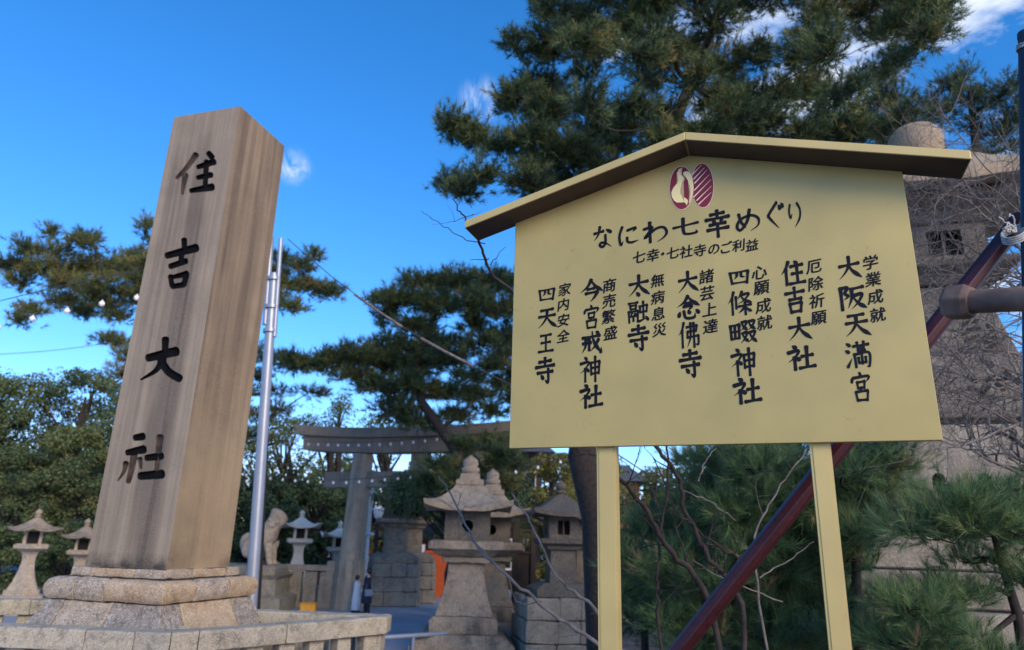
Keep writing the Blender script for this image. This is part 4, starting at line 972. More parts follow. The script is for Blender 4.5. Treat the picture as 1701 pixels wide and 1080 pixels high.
# ---------------------------------------------------------------- torii
tb0 = at(576, 1010, 30.5); tb0.z = 0; tb1 = at(800, 1010, 28.3); tb1.z = 0
tv = (tb1-tb0); tL = tv.length; trz = math.atan2(tv.y, tv.x); tmid = (tb0+tb1)/2
tor = thing('torii', 'large grey stone torii gate beyond the fence', 'torii gate', tmid, trz)
hz_s = at(600, 755, 30.5).z; hz_n = at(600, 811, 30.5).z; hz_n2 = at(600, 784, 30.5).z
for s in (-1, 1):
    x = s*tL/2; m = MB(); r0_, r1_ = .56, .43
    lean = -s*.16
    m.tube([(x, 0, 1.9), (x+lean*.5, 0, 1.9+(hz_s-1.9)*.5), (x+lean, 0, hz_s)], [.50, .46, r1_], n=24); m.build('column', M['torii'], tor)
    m = MB(); m.prof([(.66, 0), (.63, .25), (.60, 1.86), (.55, 1.90), (.5, 1.905)], 12, (x, 0, 0)); m.build('column_sleeve', M['torii'], tor)
ext = 3.15
def beam(z_of, h, d, L0, L1, name, nseg=16, lift=.34, over=0):
    m = MB(); rings = []
    for i in range(nseg+1):
        x = L0+(L1-L0)*i/nseg; q = abs(x)/(tL/2+ext); cv = lift*max(0, q-.12)**2.2
        slant = over*(1 if x > 0 else -1)*(1 if i in (0, nseg) else 0)
        rings.append([(x-slant*0, -d, z_of+cv), (x-slant*0, d, z_of+cv), (x+slant, d, z_of+h+cv*1.08), (x+slant, -d, z_of+h+cv*1.08)])
    m.loft(rings); o = m.build(name, M['torii_beam'], tor); fixnormals(o); bevel(o, .03, 2)
beam(hz_s+.002, .62, .34, -tL/2-ext+.35, 0-.004, 'lower_lintel'); beam(hz_s+.002, .62, .34, .004, tL/2+ext-.35, 'lower_lintel')
beam(hz_s+.63, .42, .50, -tL/2-ext, -.004, 'top_lintel', over=.12); beam(hz_s+.63, .42, .50, .004, tL/2+ext, 'top_lintel', over=.12)
m = MB(); m.box((0, 0, (hz_n+hz_n2)/2), (tL+3.2, .36, hz_n2-hz_n)); bevel(m.build('tie_beam', M['torii_beam'], tor), .03, 2)
m = MB(); m.box((0, 0, (hz_n2+hz_s)/2), (.80, .34, hz_s-hz_n2-.006)); bevel(m.build('centre_strut', M['torii_beam'], tor), .02, 2)

# ---------------------------------------------------------------- stone wall beside the torii
wl = thing('stone_wall', 'stone balustrade wall with panels left of the torii column', 'stone wall', at(560, 1012, 30.6).xy.to_3d(), math.pi)
wb = Vector(wl.location)
wH = at(500, 938, 30.6).z
nseg_ = 14
for i in range(nseg_):
    x = .55+i*.62
    m = MB()
    if 3 <= i <= 4 or i >= 8: 
        m.box((x, 0, .22+(wH-.5)/2), (.60, .14, wH-.46), bev=.015); m.build('panel', M['masonry'], wl)
    else:
        m.box((x, 0, .22+(wH-.5)/2), (.50, .26, wH-.46), bev=.02); m.build('baluster', M['masonry'], wl)
m = MB(); m.box((nseg_*.31+.2, 0, .11), (nseg_*.62+.3, .5, .22), bev=.02); m.build('foot_stone', M['masonry'], wl)
m = MB(); m.box((nseg_*.31+.2, 0, wH-.11), (nseg_*.62+.3, .40, .22), bev=.02); m.build('coping', M['masonry'], wl)
m = MB(); m.prof([(.24, 0), (.24, wH+.1), (.20, wH+.18)], 4, (.30, -.05, 0)); m.build('end_post', M['masonry'], wl)
for j, x in enumerate((3.1,)): 
    m = MB(); m.prof([(.2, 0), (.2, wH+.02), (.17, wH+.07)], 4, (x-.31, -.03, 0)); m.build('post', M['masonry'], wl)

# ---------------------------------------------------------------- guardian lion dog on its pedestal
kp = at(434, 938, 29.5)
kom = thing('guardian_lion', 'seated stone guardian lion dog on a pedestal behind the metal pole', 'stone statue', (kp.x, kp.y, 0), 0)
KS = (at(434, 850, 29.5).z-kp.z)/1.50
def skin_mesh(name, verts, edges, radii, mat, parent, sub=2, root=0):
    me = bpy.data.meshes.new(name); me.from_pydata([tuple(v) for v in verts], edges, []); o = link(name, me, parent, mat)
    md = o.modifiers.new('skin', 'SKIN'); me.skin_vertices[0].data[root].use_root = True
    for i, r in enumerate(radii): me.skin_vertices[0].data[i].radius = (r, r) if not isinstance(r, tuple) else r
    md.use_smooth_shade = True
    ss = o.modifiers.new('sub', 'SUBSURF'); ss.levels = sub; ss.render_levels = sub
    dg = bpy.context.evaluated_depsgraph_get(); dg.update(); m2 = bpy.data.meshes.new_from_object(o.evaluated_get(dg))
    o.modifiers.clear(); o.data = m2; m2.name = name
    return o
V_ = [(-.45, 0, .28), (-.25, 0, .62), (.05, 0, .88), (.20, 0, 1.12), (.34, 0, 1.36), (.62, 0, 1.26),   # rump, back, chest, neck, head, muzzle
      (.18, -.17, .62), (.25, -.19, .30), (.28, -.19, .05), (.40, -.19, .03), (.18, .17, .62), (.25, .19, .30), (.28, .19, .05), (.40, .19, .03),
      (-.36, -.26, .32), (-.06, -.30, .36), (-.22, -.30, .06), (0, -.30, .04), (-.36, .26, .32), (-.06, .30, .36), (-.22, .30, .06), (0, .30, .04),
      (-.60, 0, .48), (-.60, 0, .72), (-.46, 0, .88), (.20, -.20, 1.58), (.20, .20, 1.58)]
E_ = [(0, 1), (1, 2), (2, 3), (3, 4), (4, 5), (2, 6), (6, 7), (7, 8), (8, 9), (2, 10), (10, 11), (11, 12), (12, 13), (0, 14), (14, 15), (15, 16), (16, 17), (0, 18), (18, 19), (19, 20), (20, 21), (0, 22), (22, 23), (23, 24), (4, 25), (4, 26)]
R_ = [.28, .27, .27, .21, .23, .13, .15, .11, .10, .09, .15, .11, .10, .09, .20, .17, .09, .08, .20, .17, .09, .08, .10, .12, .06, .07, .07]
kb = skin_mesh('body', [(x*KS, y*KS, kp.z+z*KS) for x, y, z in V_], E_, [r*KS for r in R_], M['base_grey'], kom, 2, 2)
m = MB()
rg = random.Random(4)
for i in range(16):
    a = rg.uniform(-2.6, 2.6); el = rg.uniform(-.5, .9); c_ = Vector((.26-.22*math.cos(a)*math.cos(el)*.9, .24*math.sin(a)*math.cos(el), 1.18+.24*math.sin(el)))*KS; c_.z += kp.z
    m.prof([(0.002, -.07*KS), (.05*KS, -.05*KS), (.075*KS, 0), (.05*KS, .05*KS), (.002, .07*KS)], 8, tuple(c_), smooth=True)
m.build('mane', M['base_grey'], kom, kind='stuff')
m = MB(); m.prof([(.62*KS, kp.z-.34), (.62*KS, kp.z-.08), (.55*KS, kp.z-.003)], 4); bevel(m.build('plinth', M['masonry'], kom), .02, 2)
m = MB(); m.prof([(.95*KS, 0), (.95*KS, .5), (.72*KS, .6), (.68*KS, kp.z-.5), (.78*KS, kp.z-.345)], 4); bevel(m.build('pedestal', M['masonry'], kom), .02, 2)

# ---------------------------------------------------------------- giant stone lantern at right
GY = 10.5; gc = at(1625, 850, GY); gz = 1.3; gx = at(1597, 560, GY).x
def gz_at(v, u=1600): return at(u, v, GY).z-1.0
G = thing('giant_stone_lantern', 'giant stone lantern towering behind the right side of the gold sign', 'stone lantern', (gx+.02, GY+.4, 1.0), -.26)
gr = 1/ppm(at(1600, 560, GY))
m = MB(); rs = []
z_sh0, z_sh1 = gz_at(690), gz_at(480)
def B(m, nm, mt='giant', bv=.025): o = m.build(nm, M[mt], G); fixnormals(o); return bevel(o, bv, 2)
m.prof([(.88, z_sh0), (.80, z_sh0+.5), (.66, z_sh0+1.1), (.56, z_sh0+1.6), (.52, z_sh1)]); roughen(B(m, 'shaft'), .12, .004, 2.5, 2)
# carved panel of characters on the shaft's faces: recessed strokes as raised dark bars cannot be read in the photo
z = z_sh0
m = MB(); m.prof([(1.02, z-.14), (1.05, z-.004)]); B(m, 'upper_step')
def ring_blocks(hw, z0_, z1_, per, name, mat, seed, batter=0, prof_=None):
    rg = random.Random(seed)
    for s in range(4):
        Mx = Matrix.Rotation(s*math.pi/2, 4, 'Z'); cuts = [-hw]+[-hw+(2*hw-.3)*(j+rg.uniform(-.18, .18))/per for j in range(1, per)]+[hw-.3]
        for a, b in zip(cuts[:-1], cuts[1:]):
            m = MB(); d = rg.uniform(-.01, .015)
            m.box(((a+b)/2, -hw+.15-d, (z0_+z1_)/2), (b-a-.012, .3, z1_-z0_-.012), M=Mx, bev=.02); m.build(name, M[mat], G)
zz = [gz_at(v) for v in (700, 768, 828, 893, 945, 1000, 1060)]
m = MB(); m.box((0, 0, (zz[1]+zz[0])/2-.1), (2.0, 2.0, zz[0]-zz[1]+.1)); m.build('core', M['inside'], G)
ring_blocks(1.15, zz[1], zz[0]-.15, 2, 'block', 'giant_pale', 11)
# tier with arched openings
hw = 1.42; 
for s in range(4):
    Mx = Matrix.Rotation(s*math.pi/2, 4, 'Z')
    m = MB(); zt_, zb_ = zz[1]-.006, zz[2]; nA = 4; wA = 2*(hw-.32)/nA
    x = -hw+.0
    top = zt_; H_ = zt_-zb_
    # face drawn as columns between arches plus spandrel strips
    for j in range(nA):
        cx0 = -hw+.32+wA*(j+.5); r = .085; nseg = 8; zs = zb_+H_*.35
        P_ = [(cx0-wA/2, zb_), (cx0-wA/2, top), (cx0+wA/2, top), (cx0+wA/2, zb_), (cx0+r, zb_), (cx0+r, zs)]+[(cx0+r*math.cos(math.pi*q/nseg), zs+r*1.2*math.sin(math.pi*q/nseg)) for q in range(1, nseg)]+[(cx0-r, zs), (cx0-r, zb_)]
        c = bmesh.new(); f_ = c.faces.new([c.verts.new(Mx @ Vector((px, -hw, pz))) for px, pz in P_]); ex = bmesh.ops.extrude_face_region(c, geom=[f_]); 
        for v in ex['geom']:
            if isinstance(v, bmesh.types.BMVert): v.co += Mx @ Vector((0, .22, 0))
        bmesh.ops.recalc_face_normals(c, faces=c.faces); me = bpy.data.meshes.new('arch_panel'); c.to_mesh(me); c.free(); me.materials.append(M['giant_pale']); link('arch_panel', me, G)
    for sg in (-1, ):
        m = MB(); m.box((sg*(hw-.16), -hw+.16, (zt_+zb_)/2), (.318, .318, H_), M=Mx, bev=.02); m.build('corner_block', M['giant_pale'], G)
m = MB(); m.box((0, 0, (zz[1]+zz[2])/2-.01), (2*(hw-.25), 2*(hw-.25), zz[1]-zz[2]-.03)); m.build('core', M['inside'], G)
ring_blocks(1.62, zz[3], zz[2]-.006, 3, 'block', 'giant_pale', 12); m = MB(); m.box((0, 0, (zz[3]+zz[2])/2), (2.6, 2.6, zz[2]-zz[3]-.01)); m.build('core', M['inside'], G)
ring_blocks(1.85, zz[4], zz[3]-.006, 4, 'block', 'giant_pale', 13); m = MB(); m.box((0, 0, (zz[4]+zz[3])/2), (3.1, 3.1, zz[3]-zz[4]-.01)); m.build('core', M['inside'], G)
ring_blocks(2.15, zz[5], zz[4]-.006, 4, 'block', 'giant_pale', 14); m = MB(); m.box((0, 0, (zz[5]+zz[4])/2), (3.7, 3.7, zz[4]-zz[5]-.01)); m.build('core', M['inside'], G)
ring_blocks(2.45, 0.0, zz[5]-.006, 4, 'block', 'giant_pale', 15); m = MB(); m.box((0, 0, zz[5]/2), (4.3, 4.3, zz[5]-.01)); m.build('core', M['inside'], G)
zp0 = gz_at(478); zp1 = gz_at(444)
m = MB(); m.prof([(.58, zp0), (.70, zp0+(zp1-zp0)*.4), (.90, zp0+(zp1-zp0)*.6), (.93, zp1-.04), (.80, zp1)]); B(m, 'platform')
zf = gz_at(382)
firebox_square(G, M['giant'], .60, zp1+.002, zf-zp1-.004, 'slit', .14)
m = MB(); m.box((0, 0, (zp1+zf)/2), (.62, .62, zf-zp1-.05)); m.build('chamber', M['inside'], G)
m = MB(); m.prof([(.66, zf), (.78, zf+.14), (.80, zf+.16), (1.02, zf+.30), (1.04, zf+.42)]); B(m, 'bracket_tier')
zf = zf+.46
zr = gz_at(272, 1560)
m = MB(); roof_mesh(m, 4, 1.50, zf-.10, zr-zf+.35, .20, .20, .38, pw=1.3); o = m.build('roof', M['giant_roof'], G); fixnormals(o); roughen(o, .14, .03, 1.8, 4)
zt0 = zr+.22; zt1 = gz_at(193, 1548)
m = MB(); H_ = zt1-zt0; m.prof([(.30, zt0-.06), (.34, zt0+.02*H_), (.43, zt0+.25*H_), (.45, zt0+.5*H_), (.42, zt0+.75*H_), (.33, zt0+.92*H_), (.12, zt0+H_)], 18, smooth=True); m.build('finial', M['giant_roof'], G)
# weathered incised characters down the front of the shaft: too worn to read, strokes kept where the photo shows them
gm = MB(); gloc = Matrix.Rotation(.26, 4, 'Z')
gp0 = Vector((G.location.x, G.location.y, 0)); gn = Vector((math.sin(-.26), -math.cos(-.26), 0))
for st in ('420,430 515,405', '415,470 530,455', '415,490 450,480', '440,530 520,500', '530,520 600,560', '560,500 640,520', '430,600 520,570', '560,590 625,545', '580,430 600,470', '440,760 480,790', '530,790 600,740', '440,830 520,850', '500,880 560,810', '600,800 640,840', '560,880 600,900', '650,730 730,800', '520,650 590,690'):
    q = [tuple(float(x) for x in p.split(',')) for p in st.split(' ')]; q = [(1480+x/3.602, 420+y/3.602) for x, y in q]
    Lf, Rg, c0, c1 = outline(q, 7.5, 5.5, 'c', True, 2); pl = Lf+c1+list(reversed(Rg))+c0
    v3 = []
    for p in pl:
        P = onplane(p.x, p.y, gp0+gn*.6, gn); z_ = P.z-1.0; q_ = gloc @ (P-Vector(G.location)); 
        tt_ = [(z_sh0, .88), (z_sh0+.5, .80), (z_sh0+1.1, .66), (z_sh0+1.6, .56), (z_sh1, .52), (z_sh1+5, .52)]
        hwz = .88
        for (za, ha), (zb2, hb) in zip(tt_[:-1], tt_[1:]):
            if za <= z_ < zb2: hwz = ha+(hb-ha)*(z_-za)/(zb2-za)
        v3.append((q_.x, -hwz-.014, z_))
    if max(abs(v[0]) for v in v3) < .8: gm.add(v3, [tuple(range(len(v3)))])
if gm.v: gm.build('incised_mark', M['inside'], G, kind='stuff')

# ---------------------------------------------------------------- metal poles
pb_ = at(415, 1000, 13.4); pt_ = at(462, 393, 13.4)
Ppb = at(418, 985, 13.4); Ppt = at(455, 455, 13.4); pdir = (Ppt-Ppb); pbase = Ppb-pdir*(Ppb.z/pdir.z); plen = (Ppt-pbase)
pol = thing('metal_pole', 'pale galvanised metal pole with slim tubes clamped beside it, right of the carved pillar', 'pole', pbase)
m = MB(); m.tube([(0, 0, 0), plen*.35, plen], [.115, .105, .09], n=20); m.build('pole', M['steel'], pol)
for dx, v0, v1 in ((-.10, 395, 540), (.10, 397, 560)):
    z1_ = at(460, v0, 13.4).z; z0_ = at(452, v1, 13.4).z; ud = plen.normalized()
    q0 = ud*(z0_/ud.z)+Vector((dx, -.02, 0)); q1 = ud*(z1_/ud.z)+Vector((dx, -.02, 0))
    m = MB(); m.tube([q0, q1], .055 if dx < 0 else .045, n=12); m.build('tube', M['steel'], pol)
for z_ in (.15, .75, 1.25):
    c_ = plen-plen.normalized()*z_; m = MB(); m.tube([c_, c_+plen.normalized()*.07], .135, n=16); m.build('clamp', M['steel'], pol)
# guy wire with sleeve from the pole top towards the pine at the right
ga = at(478, 397, 13.4); gb_ = at(850, 640, 11.0)
guy = thing('guy_wire', 'thin guy wire with a pale sleeve slanting down from the metal pole', 'cable', ga)
m = MB(); m.tube([(0, 0, 0)]+[tuple((gb_-ga)*t-Vector((0, 0, .25*math.sin(math.pi*t)))) for t in (.25, .5, .75, 1.0)]+[tuple((gb_-ga)*1.9)], .009, n=5); m.build('wire', M['cable'], guy)
for t0, t1 in ((.36, .58), (.66, .86)):
    m = MB(); m.tube([tuple((gb_-ga)*t-Vector((0, 0, .25*math.sin(math.pi*t)-.004))) for t in (t0, (t0+t1)/2, t1)], .024, n=8); m.build('sleeve', M['bark_light'], guy)
pz = at(602, 1003, 31.8); l_top = at(607, 800, 31.8)
p2 = thing('metal_pole', 'slim white metal pole with ring fittings right beside the torii column', 'pole', (pz.x, pz.y, 0))
m = MB(); m.tube([(0, 0, 0), (0, 0, l_top.z)], .085, n=12); m.build('pole', M['white'], p2)
for v in (887, 820):
    z_ = at(602, v, 31.8).z; m = MB(); m.prof([(.12, z_-.08), (.26, z_-.03), (.26, z_+.05), (.12, z_+.1)], 12); m.build('ring', M['white'], p2)
lp = at(617, 1000, 36.5); lt = at(620, 862, 36.5)
p3 = thing('street_lamp', 'brown lamp post with a small white lantern head behind the torii', 'street lamp', (lp.x, lp.y, 0))
m = MB(); m.tube([(0, 0, 0), (0, 0, lt.z)], .10, n=10); m.build('post', M['bark_brown'], p3)
m = MB(); m.prof([(.10, lt.z), (.18, lt.z+.1), (.26, lt.z+.45), (.30, lt.z+.47), (.02, lt.z+.68)], 8); m.build('lamp', M['white'], p3)

# ---------------------------------------------------------------- dark timber notice frame right of the big lanterns
db = at(868, 1052, 24.5); db.z = 0
dn = thing('wooden_frame', 'dark brown wooden frame with a slatted top and small roof beside the big lanterns', 'wooden frame', db, .1)
dz1 = at(868, 868, 24.5).z; hD = dz1
for x in (-.30, .30):
    m = MB(); m.box((x, 0, hD/2), (.17, .17, hD), bev=.01); m.build('post', M['darkwood'], dn)
for i in range(3):
    x = -.14+i*.14; m = MB(); m.box((x, .02, hD*.36), (.134, .05, hD*.70)); m.build('plank', M['darkwood'], dn)
for i in range(4):
    m = MB(); m.box((-.17+i*.113, 0, hD*.82), (.03, .04, hD*.2)); m.build('slat', M['darkwood'], dn)
for z_ in (.72, .925): 
    m = MB(); m.box((0, -.01, hD*z_), (.428, .10, .07)); m.build('rail', M['darkwood'], dn)
for s in (-1, 1):
    m = MB(); m.loft([[(0, -.5, hD+.34), (0, .5, hD+.34), (0, .5, hD+.40), (0, -.5, hD+.40)], [(s*.75, -.5, hD+.0), (s*.75, .5, hD+.0), (s*.75, .5, hD+.06), (s*.75, -.5, hD+.06)]]); o = m.build('roof_board', M['darkwood'], dn); fixnormals(o)
wbk = at(893, 1090, 16.5); wbk.z = 0
m = MB(); m.box((0, 0, .29), (.42, .5, .58), bev=.02); m.build('concrete_block', M['plaster'], label='pale grey concrete block on the ground right of the big lanterns', cat='concrete block', loc=wbk)

# ---------------------------------------------------------------- vermilion fence and banners
vf0 = at(694, 990, 37.5); vf0.z = 0
vf = thing('vermilion_fence', 'bright orange board fence with red and white end posts beyond the lanterns', 'fence', vf0, -.15)
vh = at(725, 905, 37.5).z; 
for i in range(9):
    m = MB(); m.box((.35+i*.155, 0, vh*.42), (.15, .05, vh*.84)); m.build('board', M['vermilion'], vf)
for x, mt in ((-.1, 'red'), (.13, 'white'), (1.78, 'white'), (2.0, 'red')):
    m = MB(); m.box((x, -.03, vh/2), (.17, .12, vh)); m.build('post', M[mt], vf)
m = MB(); m.box((.95, -.05, vh*.86), (1.5, .08, .12)); m.build('rail', M['vermilion'], vf)
rl = at(985, 905, 24.0)
rlan = thing('red_lantern', 'small red paper lantern hanging from a post beside the left sign post', 'paper lantern', (rl.x+.1, rl.y, 0))
m = MB(); m.tube([(0.25, .1, 0), (0.25, .1, rl.z+.5)], .04, n=8); m.build('post', M['darkwood'], rlan); m = MB(); m.box((.1, .1, rl.z+.42), (.5, .05, .05)); m.build('arm', M['darkwood'], rlan)
m = MB(); m.prof([(.08, rl.z-.25), (.17, rl.z-.2), (.22, rl.z-.05), (.22, rl.z+.12), (.16, rl.z+.25), (.08, rl.z+.29)], 14, smooth=True); m.build('shade', M['red'], rlan)
bn = at(973, 950, 24.6)
ban = thing('banner', 'narrow orange red banner on a pole left of the red lantern', 'banner', (bn.x, bn.y, 0))
m = MB(); m.tube([(-.2, 0, 0), (-.2, 0, bn.z+.9)], .025, n=6); m.build('pole', M['white'], ban)
m = MB(); bnr = [[(-.17+.4*i/6, .04*math.sin(i*1.3), bn.z-.55), (-.17+.4*i/6, .04*math.sin(i*1.3+.6), bn.z+.75)] for i in range(7)]
m.loft([[r_[0], r_[1], (r_[1][0], r_[1][1]+.012, r_[1][2]), (r_[0][0], r_[0][1]+.012, r_[0][2])] for r_ in bnr]); o = m.build('cloth', M['vermilion'], ban); fixnormals(o)
ob = at(512, 1014, 29.0); ob.z = 0
oz = at(512, 1003, 29.0).z
ocr = thing('orange_crate', 'small orange plastic crate on the ground in front of the stone wall', 'crate', ob, .1)
m = MB(); m.box((0, 0, oz/2), (.56, .38, oz), bev=.02); m.build('body', M['yellow'], ocr); m = MB(); m.box((0, 0, oz+.02), (.60, .42, .038), bev=.01); m.build('lid', M['yellow'], ocr)

# ---------------------------------------------------------------- metal handrail by the road at the fence corner
hr0 = at(655, 1062, 17.5)
hr = thing('metal_handrail', 'low metal handrail beside the road right of the stone fence corner', 'handrail', (hr0.x, hr0.y, 0))
zr_ = hr0.z
m = MB(); m.tube([(-.6, 0, zr_), (1.25, 1.4, zr_)], .055, n=10); m.build('rail', M['steel'], hr)
for t in (-.4, .35, 1.1): m = MB(); m.tube([(t, (t+.6)*.757, 0), (t, (t+.6)*.757, zr_)], .04, n=8); m.build('post', M['steel'], hr)

# ---------------------------------------------------------------- buildings in the background
def building(label, u0, u1, vt, Y, mat, cat='building', name='building', roofmat='tile', nwin=4, rows=2, dep=5, over=.8, rh=1.6, z0=0):
    A = at(u0, vt, Y); Bq = at(u1, vt, Y); W_ = Bq.x-A.x; H_ = (A.z+Bq.z)/2
    t = thing(name, label, cat, ((A.x+Bq.x)/2, Y+dep/2, 0))
    m = MB(); m.box((0, 0, H_/2), (W_, dep, H_)); m.build('wall', M[mat], t)
    m = MB(); roof = [[(-W_/2-over, -dep/2-over, H_+.02), (W_/2+over, -dep/2-over, H_+.02), (W_/2+over, dep/2+over, H_+.02), (-W_/2-over, dep/2+over, H_+.02)], [(-W_/2+.6, -.15, H_+rh), (W_/2-.6, -.15, H_+rh), (W_/2-.6, .15, H_+rh), (-W_/2+.6, .15, H_+rh)]]
    m.loft(roof); o = m.build('roof', M[roofmat], t)
    for r in range(rows):
        for i in range(nwin):
            x = -W_/2+W_*(i+.5)/nwin; z_ = H_*(r+.5)/rows; w_ = W_/nwin*.5; h_ = H_/rows*.45
            m = MB(); m.box((x, -dep/2-.03, z_), (w_, .08, h_)); f = m.build('window', M['white'], t)
            m = MB(); m.box((x, -dep/2-.075, z_), (w_*.86, .02, h_*.86)); m.build('pane', M['inside'], f)
    return t
building('low building with reddish walls seen through the gap right of the left sign post', 1000, 1062, 800, 60, 'brick_wall', nwin=3, rows=2)
building('dark tiled shrine hall with vermilion walls behind the lanterns', 590, 760, 895, 46, 'vermilion', rows=1, nwin=5, rh=1.8, over=1.2)
bT = building('dark tiled shrine roof rising right of the torii', 790, 900, 752, 44, 'darkwood', rows=2, nwin=3, rh=1.6)

# ================================================================ PEOPLE
def person(label, P, Ht, rz, coat, robe=False, bagside=None, arm_up=True):
    t = thing('person', label, 'person', P, rz); s = Ht/1.7
    V = [(0, 0, .92), (0, 0, 1.08), (0, 0, 1.28), (0, 0, 1.42), (0, -.01, 1.49), (0, -.015, 1.56), (0, -.01, 1.64),
         (-.17, 0, 1.38), (-.21, .01, 1.12), (-.15, -.16, .98), (-.13, -.22, .97), (.17, 0, 1.38), (.22, .01, 1.12), (.19, -.10, .92), (.18, -.14, .87),
         (-.09, 0, .86), (-.10, -.03, .48), (-.10, .01, .08), (-.10, -.10, .04), (.09, 0, .86), (.10, .05, .48), (.10, .10, .10), (.10, 0, .05)]
    Ed = [(0, 1), (1, 2), (2, 3), (3, 4), (4, 5), (5, 6), (3, 7), (7, 8), (8, 9), (9, 10), (3, 11), (11, 12), (12, 13), (13, 14), (0, 15), (15, 16), (16, 17), (17, 18), (0, 19), (19, 20), (20, 21), (21, 22)]
    Rr = [(.15, .11), (.135, .10), (.155, .11), (.09, .08), .05, (.075, .085), (.07, .08), .07, .048, .035, .03, .07, .048, .035, .03, .09, .062, .04, .035, .09, .062, .04, .035]
    b = skin_mesh('body', [(x*s, y*s, z*s) for x, y, z in V], Ed, [((r[0]*s, r[1]*s) if isinstance(r, tuple) else r*s) for r in Rr], M['skin'], t, 2, 0)
    # coat: flared shell round torso and upper legs
    m = MB(); rings = []
    for z_, rx, ry in ((.42 if not robe else .12, .27, .21), (.62, .25, .20), (.86, .225, .175), (1.02, .20, .155), (1.2, .20, .15), (1.34, .21, .145), (1.42, .14, .11), (1.46, .075, .075)):
        rings.append([(rx*s*math.cos(a)*(1+.03*math.sin(5*a)), ry*s*math.sin(a)*(1+.03*math.cos(4*a)), z_*s) for a in [2*math.pi*k/20 for k in range(20)]])
    m.loft(rings, (True, True), True); m.build('coat', M[coat], t)
    for sgn, pts in ((-1, [V[7], V[8], V[9]]), (1, [V[11], V[12], V[13]])):
        m = MB(); m.tube([tuple(c*s for c in p) for p in pts], [.085*s, .07*s, .052*s], n=10); m.build('sleeve', M[coat], t)
    for sgn in (-1, 1):
        if not robe:
            q = [V[15], V[16], V[17]] if sgn < 0 else [V[19], V[20], V[21]]
            m = MB(); m.tube([tuple(c*s for c in p) for p in q], [.10*s, .078*s, .06*s], n=10); m.build('trouser_leg', M[coat], t)
        fx = V[17] if sgn < 0 else V[21]
        m = MB(); m.loft([[((fx[0]+x)*s, (fx[1]+y-.03)*s, z_*s) for x, y in ((-.05, -.15), (-.03, -.18), (.03, -.18), (.05, -.15), (.05, .08), (-.05, .08))] for z_ in (0, .05, .09)]); m.build('shoe', M['shoe'], t)
    m = MB(); rings = []
    for z_, r in ((1.50, .06), (1.54, .092), (1.60, .108), (1.66, .105), (1.71, .075), (1.735, .02)):
        rings.append([(r*s*math.cos(a), (r*1.05*math.sin(a)+(.028 if z_ < 1.66 else .012))*s, z_*s) for a in [2*math.pi*k/16 for k in range(16)]])
    m.loft(rings, (True, True), True); m.build('hair', M['hair'], t)
    m = MB(); m.prof([(.003, -.03*s), (.014*s, -.02*s), (.017*s, 0), (.01*s, .02*s), (.002, .035*s)], 8, (0, -.105*s, 1.575*s), smooth=True); m.build('nose', M['skin'], t)
    if bagside:
        m = MB(); m.box((bagside*.26*s, .02, .82*s), (.12*s, .30*s, .26*s), bev=.03); m.build('bag', M['bag'], t)
        m = MB(); m.tube([(bagside*.26*s, -.1, .94*s), (bagside*.19*s, -.02, 1.3*s), (bagside*.12*s, 0, 1.46*s), (bagside*.2*s, .1, 1.2*s), (bagside*.26*s, .14, .94*s)], .012*s, n=5); m.build('strap', M['bag'], t)
    return t
pp = at(607, 1016, 28.6); pp.z = 0; hgt = at(609, 945, 28.6).z
person('person in a long dark navy coat with a grey shoulder bag walking by the torii', pp, hgt, -1.2, 'coat', bagside=1)
pq = at(590, 1013, 29.3); pq.z = 0
person('person in pale white clothes half hidden beside the torii column', pq, at(590, 956, 29.3).z, 2.2, 'cloth_white', robe=True)

# ================================================================ BULB STRINGS
def bulbs(label, pts, Y0, Y1, spacing, sag, drop=.12, r=.05, group='strings of light bulbs', wr=.012):
    P = [at(u, v, Y0+(Y1-Y0)*i/(len(pts)-1)) for i, (u, v) in enumerate(pts)]
    t = thing('light_string', label, 'string lights', P[0], group=group); b0 = Vector(t.location)
    Q = catmull([p for p in P], 8) if len(P) > 2 else [P[0].lerp(P[1], i/16)-Vector((0, 0, sag*math.sin(math.pi*i/16))) for i in range(17)]
    m = MB(); m.tube([q-b0 for q in Q], wr, n=5); m.build('wire', M['cable'], t)
    bm_ = MB(); bm_.prof([(.015, r*1.35), (.02, r*.9), (r*.7, r*.72), (r, 0), (r*.75, -r*.66), (.008, -r)], 10, smooth=True)
    first = None; acc = 0; nxt = spacing*.5
    for i in range(len(Q)-1):
        seg = (Q[i+1]-Q[i]).length
        while nxt < acc+seg:
            p = Q[i].lerp(Q[i+1], (nxt-acc)/seg)-b0-Vector((0, 0, drop))
            if first is None: first = bm_.build('bulb', M['bulb'], t); first.location = p
            else:
                c = first.copy(); C.objects.link(c); c.parent = t; c.location = p
            nxt += spacing
        acc += seg
    return t
bulbs('string of white bulbs across the top lintel of the torii', [(505, 733), (580, 735), (660, 732), (755, 722)], 28.5, 25.5, .50, 0)
bulbs('string of white bulbs across the tie beam of the torii', [(400, 783), (470, 792), (560, 797), (640, 792), (700, 786)], 27.5, 26.5, .50, 0)
bulbs('string of white bulbs hanging in the pine left of the pillar', [(-20, 505), (90, 478), (200, 455), (300, 440)], 17.5, 16.8, .95, 0, drop=.75, r=.075)
bulbs('string of white bulbs low between the torii and the gold sign', [(700, 770), (780, 790), (870, 776), (960, 760), (1010, 800)], 24.0, 22.0, .75, 0)
bulbs('string of white bulbs in the trees right of the metal pole', [(400, 800), (430, 785), (480, 770)], 26.5, 26, .6, 0)
def cable(label, pts, Y, r):
    P = [at(u, v, Y) for u, v in pts]; m = MB(); m.tube([p-P[0] for p in catmull(P, 8)], r, n=5); return m.build('overhead_cable', M['cable'], label=label, cat='cable', loc=P[0])
